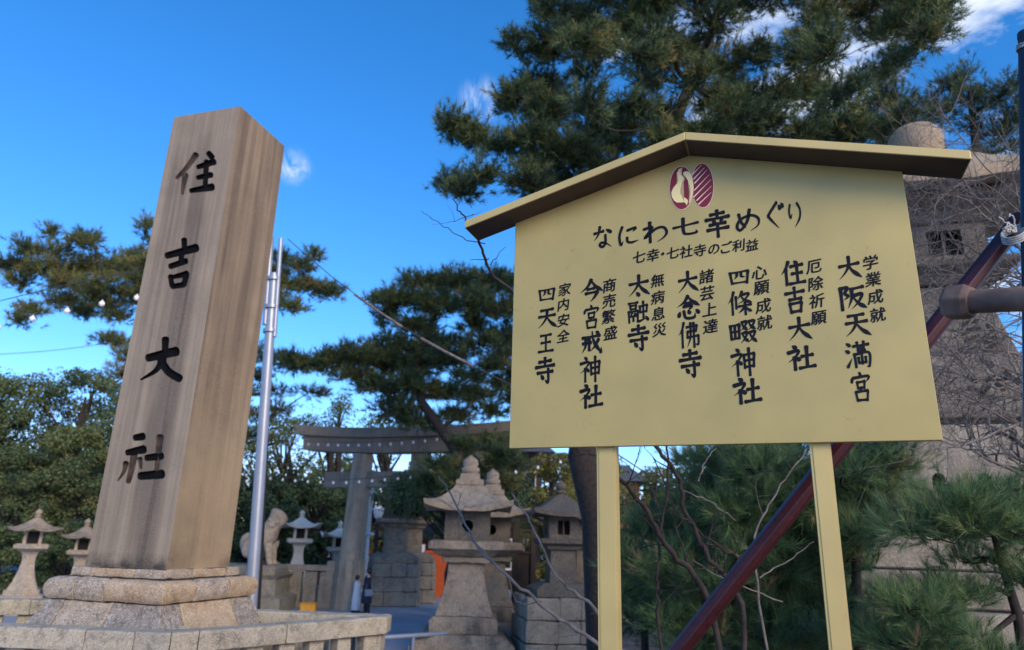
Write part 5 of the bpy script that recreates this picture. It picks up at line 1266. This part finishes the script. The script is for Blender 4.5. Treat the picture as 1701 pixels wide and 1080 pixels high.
cable('faint overhead cable crossing the sky left of the pillar', [(-60, 592), (90, 582), (250, 560)], 48, .022)
cable('faint overhead cable sagging right of the torii', [(700, 715), (780, 700), (860, 686)], 40, .02)

# ================================================================ TREES
def P_(u, v, Y): return at(u, v, Y)
R_ng = np.random.default_rng
# big pine whose crown fills the top right
gY = 14.0
base = P_(1003, 1010, gY+.6); base = Vector((base.x, base.y, .9 if base.x > 1.3 else 0))
tr = [base, P_(992, 860, gY+.4), P_(966, 760, gY+.2), P_(985, 600, gY), P_(1060, 430, gY), P_(1095, 300, gY), P_(1130, 180, gY), P_(1180, 60, gY), P_(1220, -80, gY)]
rg = R_ng(11)
poly = [(905, -30), (880, 60), (845, 110), (860, 170), (890, 215), (860, 262), (905, 300), (960, 285), (1040, 262), (1130, 225), (1260, 215), (1370, 225), (1440, 200), (1520, 130), (1580, 50), (1590, -40)]
holes = [[(1190, 10), (1310, 10), (1300, 90), (1210, 80)], [(1240, 95), (1330, 100), (1330, 160), (1250, 150)], [(1000, 110), (1070, 120), (1050, 160), (1000, 150)], [(1380, 60), (1440, 70), (1430, 120), (1370, 110)], [(1100, 150), (1170, 160), (1160, 200), (1110, 200)]]
pads = fill_poly(poly, (62, 34), 36, 17, gY, 1.5, rg, .34, holes)
pads += fill_poly([(930, -260), (900, -40), (1600, -40), (1540, -270), (1200, -360)], (100, 60), 60, 30, gY, 1.8, rg, .34)
for a in [(758, 212, 26, 12), (792, 230, 34, 13), (840, 240, 36, 15), (880, 225, 34, 16), (752, 302, 26, 10), (800, 290, 22, 8), (880, 300, 40, 14), (858, 78, 20, 14), (912, 12, 26, 16), (852, 165, 22, 13), (770, 318, 14, 8), (741, 200, 10, 9), (930, 250, 40, 18), (915, 180, 36, 18), (1555, 20, 30, 20), (1490, 40, 40, 18), (1250, 222, 44, 14), (1320, 228, 44, 14), (1400, 225, 44, 16), (1460, 215, 36, 16), (1500, 190, 30, 16), (1180, 228, 40, 14), (1110, 222, 36, 14), (1000, 275, 36, 14), (940, 300, 30, 12), (900, 318, 22, 8)]:
    pads.append(pad_px(*a, gY+rg.normal(0, .5), .34))
pine('huge dark pine with a ragged crown spreading over the gold sign', tr, [.34, .31, .28, .25, .22, .18, .14, .10, .06], pads, 21, nl=18, Ln=.18, wd=.017, per=150, clump=.15, twr=.010, bark='bark')

# middle pine with layered dark pads, left of the sign
mY = 24.0
base = P_(826, 1000, mY); base = Vector((base.x, base.y, 0))
tr = [base, P_(822, 880, mY), P_(795, 800, mY), P_(748, 735, mY), P_(700, 668, mY), P_(690, 600, mY), P_(720, 530, mY), P_(740, 480, mY)]
pads = []
rg = R_ng(12)
for a in [(700, 470, 42, 16), (760, 468, 50, 18), (820, 470, 45, 18), (870, 480, 40, 20), (665, 500, 40, 18), (720, 505, 50, 20), (790, 505, 50, 20), (850, 515, 40, 18), (640, 525, 26, 12), (690, 540, 40, 16),
          (650, 575, 45, 16), (600, 590, 45, 14), (555, 598, 40, 11), (500, 600, 40, 9), (640, 605, 50, 20), (700, 600, 55, 22), (750, 590, 40, 18), (680, 640, 50, 20), (630, 640, 40, 16), (585, 620, 35, 12), (660, 680, 40, 18), (700, 700, 35, 14), (740, 650, 30, 16), (780, 625, 30, 10), (820, 605, 30, 10), (800, 655, 26, 9), (835, 640, 22, 10), (760, 690, 30, 12), (790, 540, 30, 10), (625, 495, 14, 10), (730, 570, 40, 12), (705, 798, 26, 12), (735, 775, 26, 14), (775, 742, 26, 12), (832, 752, 26, 14), (805, 775, 26, 14), (838, 800, 24, 16), (820, 735, 30, 12), (850, 775, 22, 18), (760, 795, 20, 12), (850, 560, 34, 14), (840, 590, 30, 12), (860, 620, 26, 12), (800, 570, 36, 14), (855, 660, 22, 12), (815, 680, 26, 10), (770, 655, 26, 12)]:
    pads.append(pad_px(*a, mY+rg.normal(0, .5), .36+rg.normal(0, .08)))
pine('dark layered pine with a leaning trunk, left of the gold sign', tr, [.26, .24, .20, .18, .16, .13, .10, .06], pads, 22, nl=18, Ln=.24, wd=.022, per=95, clump=.17, twr=.012)

# left pine crossing behind the pillar
lY = 22.0
base = P_(350, 1000, lY+1); base = Vector((base.x, base.y, 0))
tr = [base, P_(345, 850, lY+1), P_(330, 700, lY+1), P_(345, 580, lY), P_(320, 500, lY), P_(335, 420, lY), P_(300, 360, lY)]
rg = R_ng(13); pads = []
for a in [(20, 438, 42, 11), (75, 445, 46, 14), (130, 445, 48, 18), (185, 440, 46, 17), (235, 435, 40, 18), (95, 415, 20, 10), (140, 400, 26, 9), (90, 388, 10, 12), (44, 405, 9, 14), (150, 393, 18, 6), (55, 418, 22, 8), (35, 468, 24, 10), (120, 470, 45, 14), (175, 475, 45, 16), (225, 470, 35, 16), (110, 498, 40, 11), (170, 500, 40, 11), (225, 495, 30, 12), (140, 518, 24, 8), (55, 512, 20, 9), (35, 530, 12, 8), (242, 372, 9, 16), (248, 395, 8, 10), (195, 525, 18, 5), (190, 565, 26, 8), (215, 590, 20, 8), (205, 620, 24, 14),
          (455, 455, 30, 16), (480, 470, 38, 16), (520, 478, 34, 10), (555, 486, 22, 9), (500, 440, 22, 8), (522, 424, 10, 7), (470, 430, 22, 12), (450, 500, 30, 16), (490, 505, 22, 8), (440, 480, 24, 18), (250, 450, 50, 30), (330, 430, 60, 40), (400, 470, 50, 40), (300, 500, 50, 30)]:
    pads.append(pad_px(*a, lY+rg.normal(0, .5), .42+rg.normal(0, .1)))
pine('olive green pine whose long level branches show on both sides of the carved pillar', tr, [.34, .32, .28, .22, .18, .13, .07], pads, 23, nl=17, Ln=.20, wd=.018, per=100, clump=.14, mat='needle_olive', twr=.014)

# brownish pine lower right of the pillar
bY = 26.0
base = P_(424, 1000, bY); base = Vector((base.x, base.y, 0)); rg = R_ng(14); pads = []
for a in [(430, 585, 22, 14), (455, 602, 34, 14), (500, 604, 34, 9), (535, 612, 24, 8), (425, 625, 26, 18), (455, 645, 28, 14), (470, 680, 34, 12), (430, 690, 30, 16), (520, 650, 30, 9), (400, 650, 30, 22), (410, 720, 34, 20), (465, 730, 30, 14)]:
    pads.append(pad_px(*a, bY+rg.normal(0, .5), .6+rg.normal(0, .08)))
pine('yellow brown tinted pine showing just right of the carved pillar', [base, P_(432, 850, bY), P_(440, 720, bY), P_(447, 600, bY)], [.22, .19, .14, .06], pads, 24, nl=16, Ln=.2, wd=.02, per=55, clump=.15, mat='needle_olive', twr=.014)

# pine behind the giant lantern
kY = 19.0
base = P_(1560, 1000, kY); base = Vector((base.x, base.y, 0)); rg = R_ng(15); pads = []
for a in [(1580, 140, 30, 20), (1560, 175, 40, 18), (1620, 165, 40, 22), (1670, 150, 40, 22), (1700, 180, 40, 24), (1535, 205, 40, 16), (1620, 205, 30, 16), (1660, 220, 36, 18), (1700, 240, 36, 20), (1500, 220, 30, 14), (1480, 240, 26, 10), (1640, 255, 30, 14), (1600, 120, 14, 12), (1660, 280, 26, 14), (1690, 300, 30, 20), (1740, 160, 40, 30), (1740, 260, 40, 30)]:
    pads.append(pad_px(*a, kY+rg.normal(0, .6), .30+rg.normal(0, .07)))
pine('dark pine rising behind the giant stone lantern', [base, P_(1580, 700, kY), P_(1610, 450, kY), P_(1625, 280, kY), P_(1610, 150, kY)], [.34, .28, .22, .15, .06], pads, 25, nl=15, Ln=.2, wd=.016, per=90, clump=.16, twr=.013)

# young pines close behind the sign
def near_pine(label, spec, trunk, trad, seed, nl=46, per=150, Ln=.12, wd=.0024, clump=.09):
    pads = [pad_px(u, v, ru, rv, Y, t_) for (u, v, ru, rv, Y, t_) in spec]
    return pine(label, trunk, trad, pads, seed, nl=nl, Ln=Ln, wd=wd, per=per, clump=clump, mat='needle_near', bark='bark', twr=.006, group='young pines behind the sign', name='young_pine', cat='pine tree', up=.7, limbr=.5)
def trunk_px(pts, z0=1.15):
    P = [P_(*p) for p in pts]; b = Vector((P[0].x, P[0].y, z0)); return [b]+P[1:]
rg = R_ng(31)
def rnd_spec(poly, step, ru, rv, Y0, dY, t0):
    o_ = []
    for c, r, ti in fill_poly(poly, step, ru, rv, Y0, dY, rg, t0): o_.append((c, r, ti))
    return o_
for lab, poly, Y0, trk, sd_ in [
    ('young dark green pine filling the gap between the two sign posts', [(1140, 770), (1180, 742), (1340, 738), (1360, 900), (1340, 1100), (1120, 1100), (1090, 980), (1120, 860)], 7.6, [(1235, 1090, 7.6), (1238, 950, 7.6), (1250, 820, 7.6), (1255, 720, 7.6)], 41),
    ('low bushy young pine right beside the left sign post', [(1030, 880), (1090, 860), (1130, 900), (1110, 1000), (1060, 1040), (1025, 1000)], 8.6, [(1070, 1070, 8.6), (1070, 980, 8.6), (1066, 900, 8.6)], 42),
    ('young pine with drooping needles right of the right sign post', [(1380, 790), (1430, 742), (1500, 745), (1490, 800), (1470, 860), (1430, 900), (1450, 960), (1430, 1100), (1370, 1100), (1370, 900)], 7.0, [(1420, 1100, 7.0), (1422, 950, 7.0), (1430, 840, 7.0), (1440, 750, 7.0)], 43)]:
    pads = rnd_spec(poly, (44, 34), 34, 20, Y0, .35, .42)
    pine(lab, trunk_px(trk), [.05, .045, .035, .02][:len(trk)] if len(trk) == 4 else [.05, .04, .02], pads, sd_, nl=34, Ln=.15, wd=.0042, spread=.5, per=115, clump=.10, mat='needle_near', twr=.005, group='young pines behind the sign', name='young_pine', up=.7, limbr=.5)
pads = [pad_px(u, v, ru, rv, 5.6+rg.normal(0, .12), .48) for (u, v, ru, rv) in [(1535, 850, 30, 20), (1570, 835, 34, 20), (1620, 820, 40, 20), (1665, 830, 40, 22), (1705, 845, 40, 24), (1590, 870, 34, 16), (1640, 860, 34, 16), (1690, 885, 34, 14), (1505, 870, 24, 16), (1560, 885, 26, 12),
        (1500, 1000, 34, 16), (1550, 985, 36, 16), (1600, 985, 34, 14), (1520, 1030, 36, 16), (1580, 1040, 36, 14), (1550, 1075, 46, 16), (1480, 1060, 36, 16), (1630, 1085, 36, 12), (1700, 960, 20, 10), (1615, 925, 20, 8)]]
pine('umbrella shaped young pine in front of the giant lantern base', trunk_px([(1700, 1120, 5.6), (1690, 1020, 5.6), (1662, 930, 5.6), (1648, 880, 5.6)]), [.042, .036, .028, .016], pads, 44, nl=34, Ln=.13, wd=.0038, spread=.5, per=130, clump=.08, mat='needle_near', twr=.005, group='young pines behind the sign', name='young_pine', up=.8, limbr=.6)

# broadleaf trees beyond the plaza
def bl(label, u, vt, ru, Y, seed, **k): return broadleaf(label, u, vt, ru, Y, seed, group=k.pop('group', 'trees beyond the plaza'), **k)
bl('dense dark green tree at the far left', 20, 618, 120, 44, 51, n=12000, leaf=.30, tint=.45)
bl('dense dark green tree left of the pillar, taller of the far left group', 150, 612, 110, 46, 52, n=12000, leaf=.30, tint=.48)
bl('lighter green rounded tree just left of the pillar', 150, 705, 80, 38, 53, n=9000, leaf=.24, tint=.60)
bl('low spreading green tree at the far left above the lantern', 40, 745, 90, 36, 54, n=9000, leaf=.24, tint=.55)
bl('dark tree hidden mostly behind the carved pillar', 270, 640, 110, 43, 55, n=10000, leaf=.30, tint=.4)
bl('airy tree with sky showing through, right of the metal pole', 480, 690, 90, 40, 56, n=7000, leaf=.24, tint=.5, airy=.6)
bl('thin leaved tree above the left end of the torii', 560, 655, 75, 44, 57, n=4500, leaf=.24, tint=.55, airy=.8)
bl('dark rounded tree behind the guardian lion', 425, 790, 85, 37, 58, n=9000, leaf=.26, tint=.25)
bl('dark tree behind the pale granite lanterns', 530, 800, 80, 39, 59, n=9000, leaf=.26, tint=.28)
bl('dark tree whose crown hangs over the pair of block based lanterns', 758, 780, 138, 27.5, 60, n=9000, leaf=.20, tint=.36, vbot=836)
bl('leafy tree behind the torii lintel', 650, 690, 80, 46, 61, n=7000, leaf=.26, tint=.5, airy=.5)
bl('dark green tree between torii and sign', 790, 715, 85, 42, 62, n=10000, leaf=.28, tint=.38)
bl('yellow green tree behind the dark lanterns left of the sign post', 915, 752, 62, 34, 63, n=9000, leaf=.20, tint=.5, mat='leaf_yellow')
bl('yellow green tree further back, just left of the sign post', 985, 740, 60, 40, 64, n=8000, leaf=.22, tint=.4, mat='leaf_yellow', airy=.4)
bl('sparse olive tree seen between the sign posts', 1085, 775, 55, 32, 65, n=3500, leaf=.18, tint=.4, mat='leaf_yellow', airy=.7)
bl('dark shrub mass low behind the left sign post', 1040, 880, 60, 24, 66, n=6000, leaf=.16, tint=.35)
bl('dark green tree behind the young pines', 1250, 700, 120, 22, 67, n=14000, leaf=.18, tint=.32)
bl('dark green tree between the young pine and the giant lantern', 1430, 700, 90, 20, 68, n=12000, leaf=.16, tint=.3)
bl('dark tree at the far right behind the giant lantern base', 1690, 760, 110, 20, 69, n=9000, leaf=.18, tint=.3)
for i, (u, vt, ru, Y, t_) in enumerate([(-10, 868, 60, 31, .45), (60, 880, 55, 32.5, .35), (125, 862, 55, 31.5, .5), (190, 880, 50, 33, .3), (255, 885, 50, 32, .3), (330, 890, 50, 33, .3)]):
    broadleaf(('clipped shrub at the far left behind the lanterns', 'darker shrub between the two left lanterns', 'lighter shrub beside the left lanterns, near the pillar', 'dark shrub half hidden by the left edge of the pillar', 'shrub hidden behind the pillar base', 'shrub behind the right edge of the pillar')[i], u, vt, ru, Y, 80+i, tint=t_, n=2600, leaf=.2, group='shrubs behind the left lanterns', name='shrub', cat='shrub', vbot=985)
# far wood that closes the view, a mass nobody could count
rg = R_ng(77); Vs = []; Ts = []
for i in range(150):
    x = -62+i*.95+rg.normal(0, .6); y = 62+rg.normal(0, 4); h = 6.5+rg.random()*3.2
    for q in range(7):
        c = np.array([x+rg.normal(0, 1.2), y+rg.normal(0, 1), h*(.1+.85*rg.random())]); lr = 1.0+rg.random()
        d = unit(rg.normal(0, 1, (120, 3))); p = c+d*lr*(.7+.3*rg.random((120, 1)))
        nrm = unit(d+rg.normal(0, .5, (120, 3))); x_ = unit(np.cross(nrm, rg.normal(0, 1, (120, 3)))); y_ = np.cross(nrm, x_); s = .5*(.6+.7*rg.random((120, 1)))
        V = np.stack([p-x_*s*.5, p-y_*s*.35, p+x_*s*.5, p+y_*s*.35], 1); Vs.append(V.reshape(-1, 3)); Ts.append(np.repeat(.35+rg.normal(0, .12)+rg.normal(0, .1, 120), 4))
o = tri_mesh('far_wood', np.concatenate(Vs), np.concatenate(Ts), M['leaf'], None, quads=True); o['label'] = 'far off dark green wood closing the view behind the shrine plaza'; o['category'] = 'wood'

# ================================================================ BARE BRANCHES
def bare_tree(label, base, mains, seed, group='bare trees near the sign', twigs=3, tw_len=.5, tr_=.028, mat='bark', depth=2, density=1.0, twr=.0028):
    """mains: list of [points], radius start, radius end"""
    rg = np.random.default_rng(seed); t = thing('bare_tree', label, 'bare tree', base, group=group); b = np.array(base)
    tw = MB()
    def grow(p, d, L_, r, dep):
        d = unit(np.array(d)+rg.normal(0, .12, 3)); pts = [p]; q = np.array(p); n = 4
        for k in range(n):
            d = unit(d+rg.normal(0, .16, 3)+np.array([0, 0, .03])); q = q+d*L_/n; pts.append(q)
        tw.tube([x-b for x in pts], [r*(1-.7*k/n) for k in range(n+1)], n=4, caps=False)
        if dep > 0:
            for k in range(1, n+1):
                if rg.random() < .8*density:
                    side = unit(np.cross(d, rg.normal(0, 1, 3))); grow(pts[k], unit(d*.7+side*.75), L_*(.45+.25*rg.random()), r*.6, dep-1)
    for i, (pts, r0, r1) in enumerate(mains):
        P = [np.array(p) for p in pts]; sm = [np.array(p) for p in catmull([Vector(p) for p in P], 6)]; n = len(sm)
        sm = [p+(rg.normal(0, .004+.15*r0, 3) if 0 < k < n-1 else 0) for k, p in enumerate(sm)]
        m = MB(); m.tube([p-b for p in sm], [r0+(r1-r0)*k/(n-1) for k in range(n)], n=7); m.build('trunk' if i == 0 else 'branch', M[mat], t)
        tot = sum(np.linalg.norm(sm[k+1]-sm[k]) for k in range(n-1)); cnt = int(tot*twigs*density)
        for _ in range(cnt):
            k = int(rg.integers(max(1, n//5), n-1)); d = unit(sm[k+1]-sm[k-1]); side = unit(np.cross(d, rg.normal(0, 1, 3)))
            grow(sm[k], unit(d*.6+side), tw_len*(.5+.8*rg.random()), max(twr, (r0+(r1-r0)*k/n)*.38), depth)
    if tw.v: tw.build('twig', M[mat], t, kind='stuff')
    return t
Q = lambda u, v, Y: tuple(at(u, v, Y))
def QB(u, Y, z=1.2): p = at(u, 1000, Y); return (p.x, p.y, z)
bare_tree('bare shrub with thin dark stems rising behind and left of the sign post', QB(1195, 5.2), [
    ([QB(1195, 5.2), Q(1180, 1010, 5.2), Q(1105, 905, 5.1), Q(1075, 850, 5.0), Q(1022, 785, 4.9), Q(1000, 740, 4.9), Q(975, 640, 4.9)], .024, .010),
    ([Q(1092, 890, 5.1), Q(1108, 820, 5.1), Q(1110, 742, 5.1), Q(1112, 640, 5.1)], .010, .006),
    ([QB(1185, 5.4), Q(1235, 1030, 5.4), Q(1180, 930, 5.4), Q(1140, 850, 5.3), Q(1125, 790, 5.3), Q(1090, 742, 5.3), Q(1060, 690, 5.3)], .022, .012),
    ([Q(1150, 870, 5.3), Q(1125, 850, 5.2), Q(1085, 760, 5.2)], .007, .004),
    ([Q(1245, 940, 5.6), Q(1190, 905, 5.5), Q(1135, 860, 5.4), Q(1110, 845, 5.4)], .009, .004),
    ([QB(1100, 5.3), Q(1095, 1040, 5.3), Q(1092, 960, 5.2), Q(1098, 890, 5.2)], .014, .008)], 61, twigs=3.2, tw_len=.34, depth=1, density=.75, mat='bark')
bare_tree('bare tree with long thin branches sweeping left in front of the big lanterns', QB(1090, 4.6), [
    ([QB(1090, 4.6), Q(1060, 1120, 4.5), Q(985, 1066, 4.4), Q(900, 1005, 4.4), Q(830, 945, 4.4), Q(785, 895, 4.5), Q(748, 820, 4.6), Q(727, 790, 4.6)], .015, .004),
    ([Q(1050, 1115, 4.6), Q(985, 1010, 4.6), Q(925, 960, 4.6), Q(900, 905, 4.6), Q(870, 850, 4.7), Q(850, 820, 4.8)], .012, .004),
    ([Q(820, 935, 4.4), Q(770, 880, 4.5), Q(765, 850, 4.5), Q(790, 840, 4.6)], .004, .002),
    ([Q(900, 1000, 4.4), Q(860, 1000, 4.5), Q(845, 960, 4.5)], .004, .002)], 62, twigs=1.6, tw_len=.22, depth=1, density=.7, mat='bark_light')
bare_tree('bare twig tree at the left eave of the gold sign', QB(1006, 5.0), [
    ([QB(1006, 5.0), Q(1003, 900, 5.0), Q(1003, 760, 4.9), Q(960, 640, 4.8), Q(880, 520, 4.6), Q(815, 450, 4.4), Q(795, 400, 4.2), Q(772, 362, 4.1), Q(752, 330, 4.1)], .022, .0035),
    ([Q(806, 405, 4.3), Q(770, 395, 4.3), Q(720, 365, 4.4), Q(700, 350, 4.5)], .004, .0015),
    ([Q(815, 440, 4.4), Q(840, 410, 4.5)], .004, .0015),
    ([Q(812, 430, 4.4), Q(780, 432, 4.5)], .004, .0015)], 63, twigs=1.2, tw_len=.2, depth=1, density=.6, mat='bark')
# tangled bare cherry in front of the giant lantern
mains = [([QB(1760, 7.2), Q(1755, 900, 7.2), Q(1735, 700, 7.0), Q(1725, 520, 7.0), Q(1720, 380, 7.0)], .10, .03)]
rg = R_ng(91)
for (pts, r) in [
    ([(1735, 640), (1660, 665), (1600, 672), (1530, 700)], .02), ([(1730, 600), (1640, 580), (1560, 590), (1500, 580)], .016), ([(1740, 690), (1650, 720), (1600, 740), (1560, 745)], .018),
    ([(1720, 420), (1660, 470), (1610, 540), (1550, 610)], .016), ([(1722, 480), (1650, 440), (1590, 400), (1520, 410)], .016), ([(1718, 400), (1650, 370), (1600, 330), (1540, 320), (1490, 290)], .016),
    ([(1720, 520), (1640, 560), (1580, 600), (1530, 660)], .014), ([(1735, 700), (1690, 620), (1660, 560), (1640, 480)], .014), ([(1720, 440), (1680, 400), (1640, 350), (1600, 300), (1570, 240)], .014),
    ([(1740, 730), (1660, 690), (1580, 650), (1520, 620)], .014), ([(1725, 560), (1660, 620), (1600, 625), (1540, 628)], .012), ([(1720, 390), (1690, 330), (1680, 260), (1660, 200)], .012), ([(1720, 460), (1640, 500), (1560, 480), (1510, 500)], .013), ([(1722, 500), (1600, 420), (1560, 360), (1520, 350)], .012), ([(1730, 640), (1640, 640), (1560, 560), (1500, 540)], .012), ([(1724, 380), (1620, 300), (1540, 350), (1480, 380)], .011), ([(1720, 420), (1640, 400), (1570, 420), (1490, 440)], .011), ([(1722, 440), (1640, 330), (1560, 300), (1500, 320)], .011), ([(1724, 470), (1620, 460), (1540, 440), (1490, 410)], .011), ([(1718, 350), (1640, 280), (1590, 220), (1560, 180)], .010)]:
    Y0 = 6.9+rg.normal(0, .4); mains.append(([Q(u, v, 7.0+(Y0-7.0)*k/(len(pts)-1)) for k, (u, v) in enumerate(pts)], r*.9, r*.3))
bare_tree('tangled bare tree in front of the giant stone lantern', QB(1760, 7.2), mains, 64, twigs=8, tw_len=.65, twr=.0065, depth=2, density=.95, mat='bark_light')
bare_tree('thin bare branches arching through the young pines under the sign', QB(1290, 6.0), [
    ([QB(1290, 6.0), Q(1262, 1000, 6.0), Q(1258, 880, 6.0), Q(1290, 820, 6.0), Q(1340, 745, 6.0)], .012, .005),
    ([Q(1262, 960, 6.0), Q(1310, 930, 6.0), Q(1352, 900, 6.0)], .007, .003),
    ([Q(1160, 800, 6.0), Q(1170, 770, 6.1), Q(1190, 745, 6.1)], .006, .004), ([Q(1135, 815, 5.8), Q(1180, 835, 5.8), Q(1222, 865, 5.8)], .006, .0035), ([Q(1300, 1000, 6.0), Q(1200, 960, 5.8), Q(1150, 930, 5.7)], .006, .003)], 65, twigs=2.5, tw_len=.35, depth=1, density=.7, mat='bark_light')
